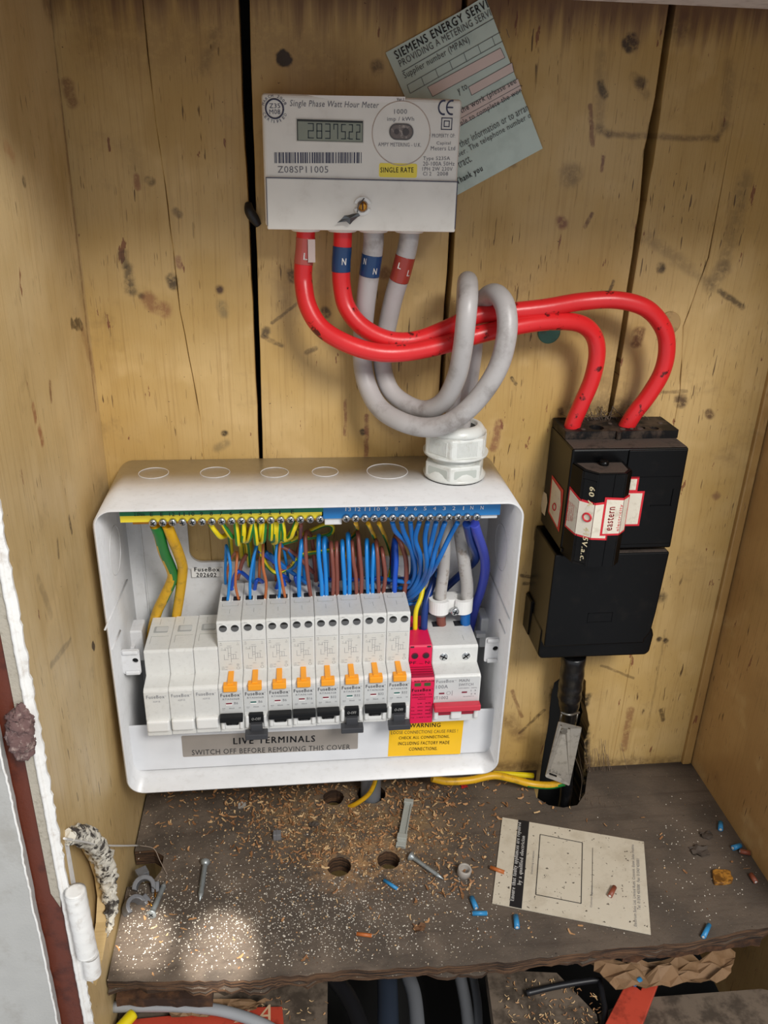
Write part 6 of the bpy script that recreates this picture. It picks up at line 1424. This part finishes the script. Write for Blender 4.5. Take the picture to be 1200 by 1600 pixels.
b = lumpy([P(30, 1103, y=FRONT-.003), P(33, 1130, y=FRONT-.003), P(35, 1160, y=FRONT-.003), P(39, 1186, y=FRONT-.003)], .0072, M('brown_fluff', '#6f5552', .95, dirt='#b8a59c', dirts=.7, dscale=260, bump=1., bscale=500), 9, 30, .35, lambda t: math.sqrt(max(.03, 1-(2*t-1)**2)))
tag(b.build('filler_lump'), 'rough brownish lump of old filler on the left frame beside the white edge', 'lump')
low2 = [P(100, 1310, x=XL+.004), P(130, 1315, x=XL+.005), P(165, 1321, x=XL+.006), P(218, 1321, z=.014)]
b = B(M('white_thread', '#dedbd6', .5)); b.tube(low2, .0007, 6); tag(b.build('white_wire'), 'thin white wire sticking out from the ragged wall hole over the corner', 'wire')
b = B(M('brown_thread', '#9a8a7c', .6)); b.tube([P(218, 1321, z=.014), P(240, 1326, z=.012), P(250, 1345, z=.006), P(261, 1366, z=.0015)], .0003, 5); tag(b.build('thread'), 'fine brown thread hanging from the white wire tip to the shelf', 'thread')
# cobweb strands
b = B(M('cobweb', '#54483e', .9)); rc = random.Random(4)
for _ in range(46):
    x = rc.gauss(945, 26); y = 668; pts = [P(x, y-rc.uniform(0, 4), y=-.012), P(x+rc.uniform(-14, 14), y-rc.uniform(6, 16), y=-.008), P(x+rc.uniform(-28, 28), y-rc.uniform(12, 34), y=-.001)]
    b.tube(pts, rc.uniform(.00010, .00035), 4, 4)
o = b.build('cobweb'); tag(o, 'dusty cobweb strands behind the top of the black cut-out', 'cobweb'); o['kind'] = 'stuff'
b = B(M('cobweb_pale', '#776555', .9))
for _ in range(26):
    x = rc.gauss(930, 14); pts = [P(x, 1180+rc.uniform(-30, 10), y=-.002), P(x+rc.uniform(-4, 14), 1215, y=-.010), P(x+rc.uniform(0, 26), rc.uniform(1225, 1262), z=.0008)]
    b.tube(pts, rc.uniform(.00008, .00022), 4, 4)
o = b.build('cobweb'); tag(o, 'thin cobweb strands on the boards right of the earthing tag', 'cobweb'); o['kind'] = 'stuff'
# narrow spot lamps added to imitate dappled sun on the shelf front
for nm, px, py, ang, pw in (('sun_patch_spot_a', 224, 1470, 2.6, 420), ('sun_patch_spot_b', 345, 1486, 3.0, 520)):
    q = P(px, py, z=0); spot(nm, (q.x+.22, q.y-.75, 1.0), q, ang, pw*.5, .9, .004)

# scraps among the dust on the shelf
def scrap(px, py, w_, h_, amp, mt, name, label, seed, cat):
    r_ = random.Random(seed); b = B(mt); c = P(px, py, z=0); n = 5; vs = []
    for j in range(n):
        for i in range(n): vs.append(c+Vector(((i/(n-1)-.5)*w_*(1+r_.uniform(-.3, .3)), (j/(n-1)-.5)*h_*(1+r_.uniform(-.3, .3)), .0006+abs(r_.gauss(0, amp)))))
    N_ = n*n; fs = [(j*n+i, j*n+i+1, (j+1)*n+i+1, (j+1)*n+i) for j in range(n-1) for i in range(n-1)]
    b.add(vs+[v_-Z1*.0005 for v_ in vs], fs+[tuple(N_+k for k in f[::-1]) for f in fs], False)
    return tag(b.build(name, None, c), label, cat)
LEAF = M('dead_leaf', '#4a4038', .8, dirt='#2a221c', dirts=.6, dscale=120)
scrap(1092, 1331, .013, .010, .0016, LEAF, 'dead_leaf', 'curled dark dead leaf on the right part of the shelf, nearer the card', 3, 'leaf')
scrap(1104, 1306, .010, .008, .0010, LEAF, 'dead_leaf', 'small dark dead leaf on the shelf near the right wall blue offcuts', 4, 'leaf')
scrap(655, 1452, .008, .006, .0012, M('brown_scrap', '#6b4a30', .8), 'bark_scrap', 'small brown curled scrap near the front edge middle of the shelf', 5, 'scrap')
scrap(725, 1229, .006, .005, .0010, M('red_scrap', '#b3232a', .4), 'plastic_scrap', 'tiny red plastic scrap in the shavings by the yellow earth cable', 6, 'scrap')
scrap(378, 1260, .006, .007, .0008, M('grey_scrap', '#a7a29b', .5), 'plaster_chip', 'pale grey plaster chip among the shavings under the enclosure', 7, 'scrap')
scrap(490, 1290, .009, .006, .0012, LEAF, 'bark_scrap', 'dark brown scrap lying in the shavings left of the drilled holes', 8, 'scrap')
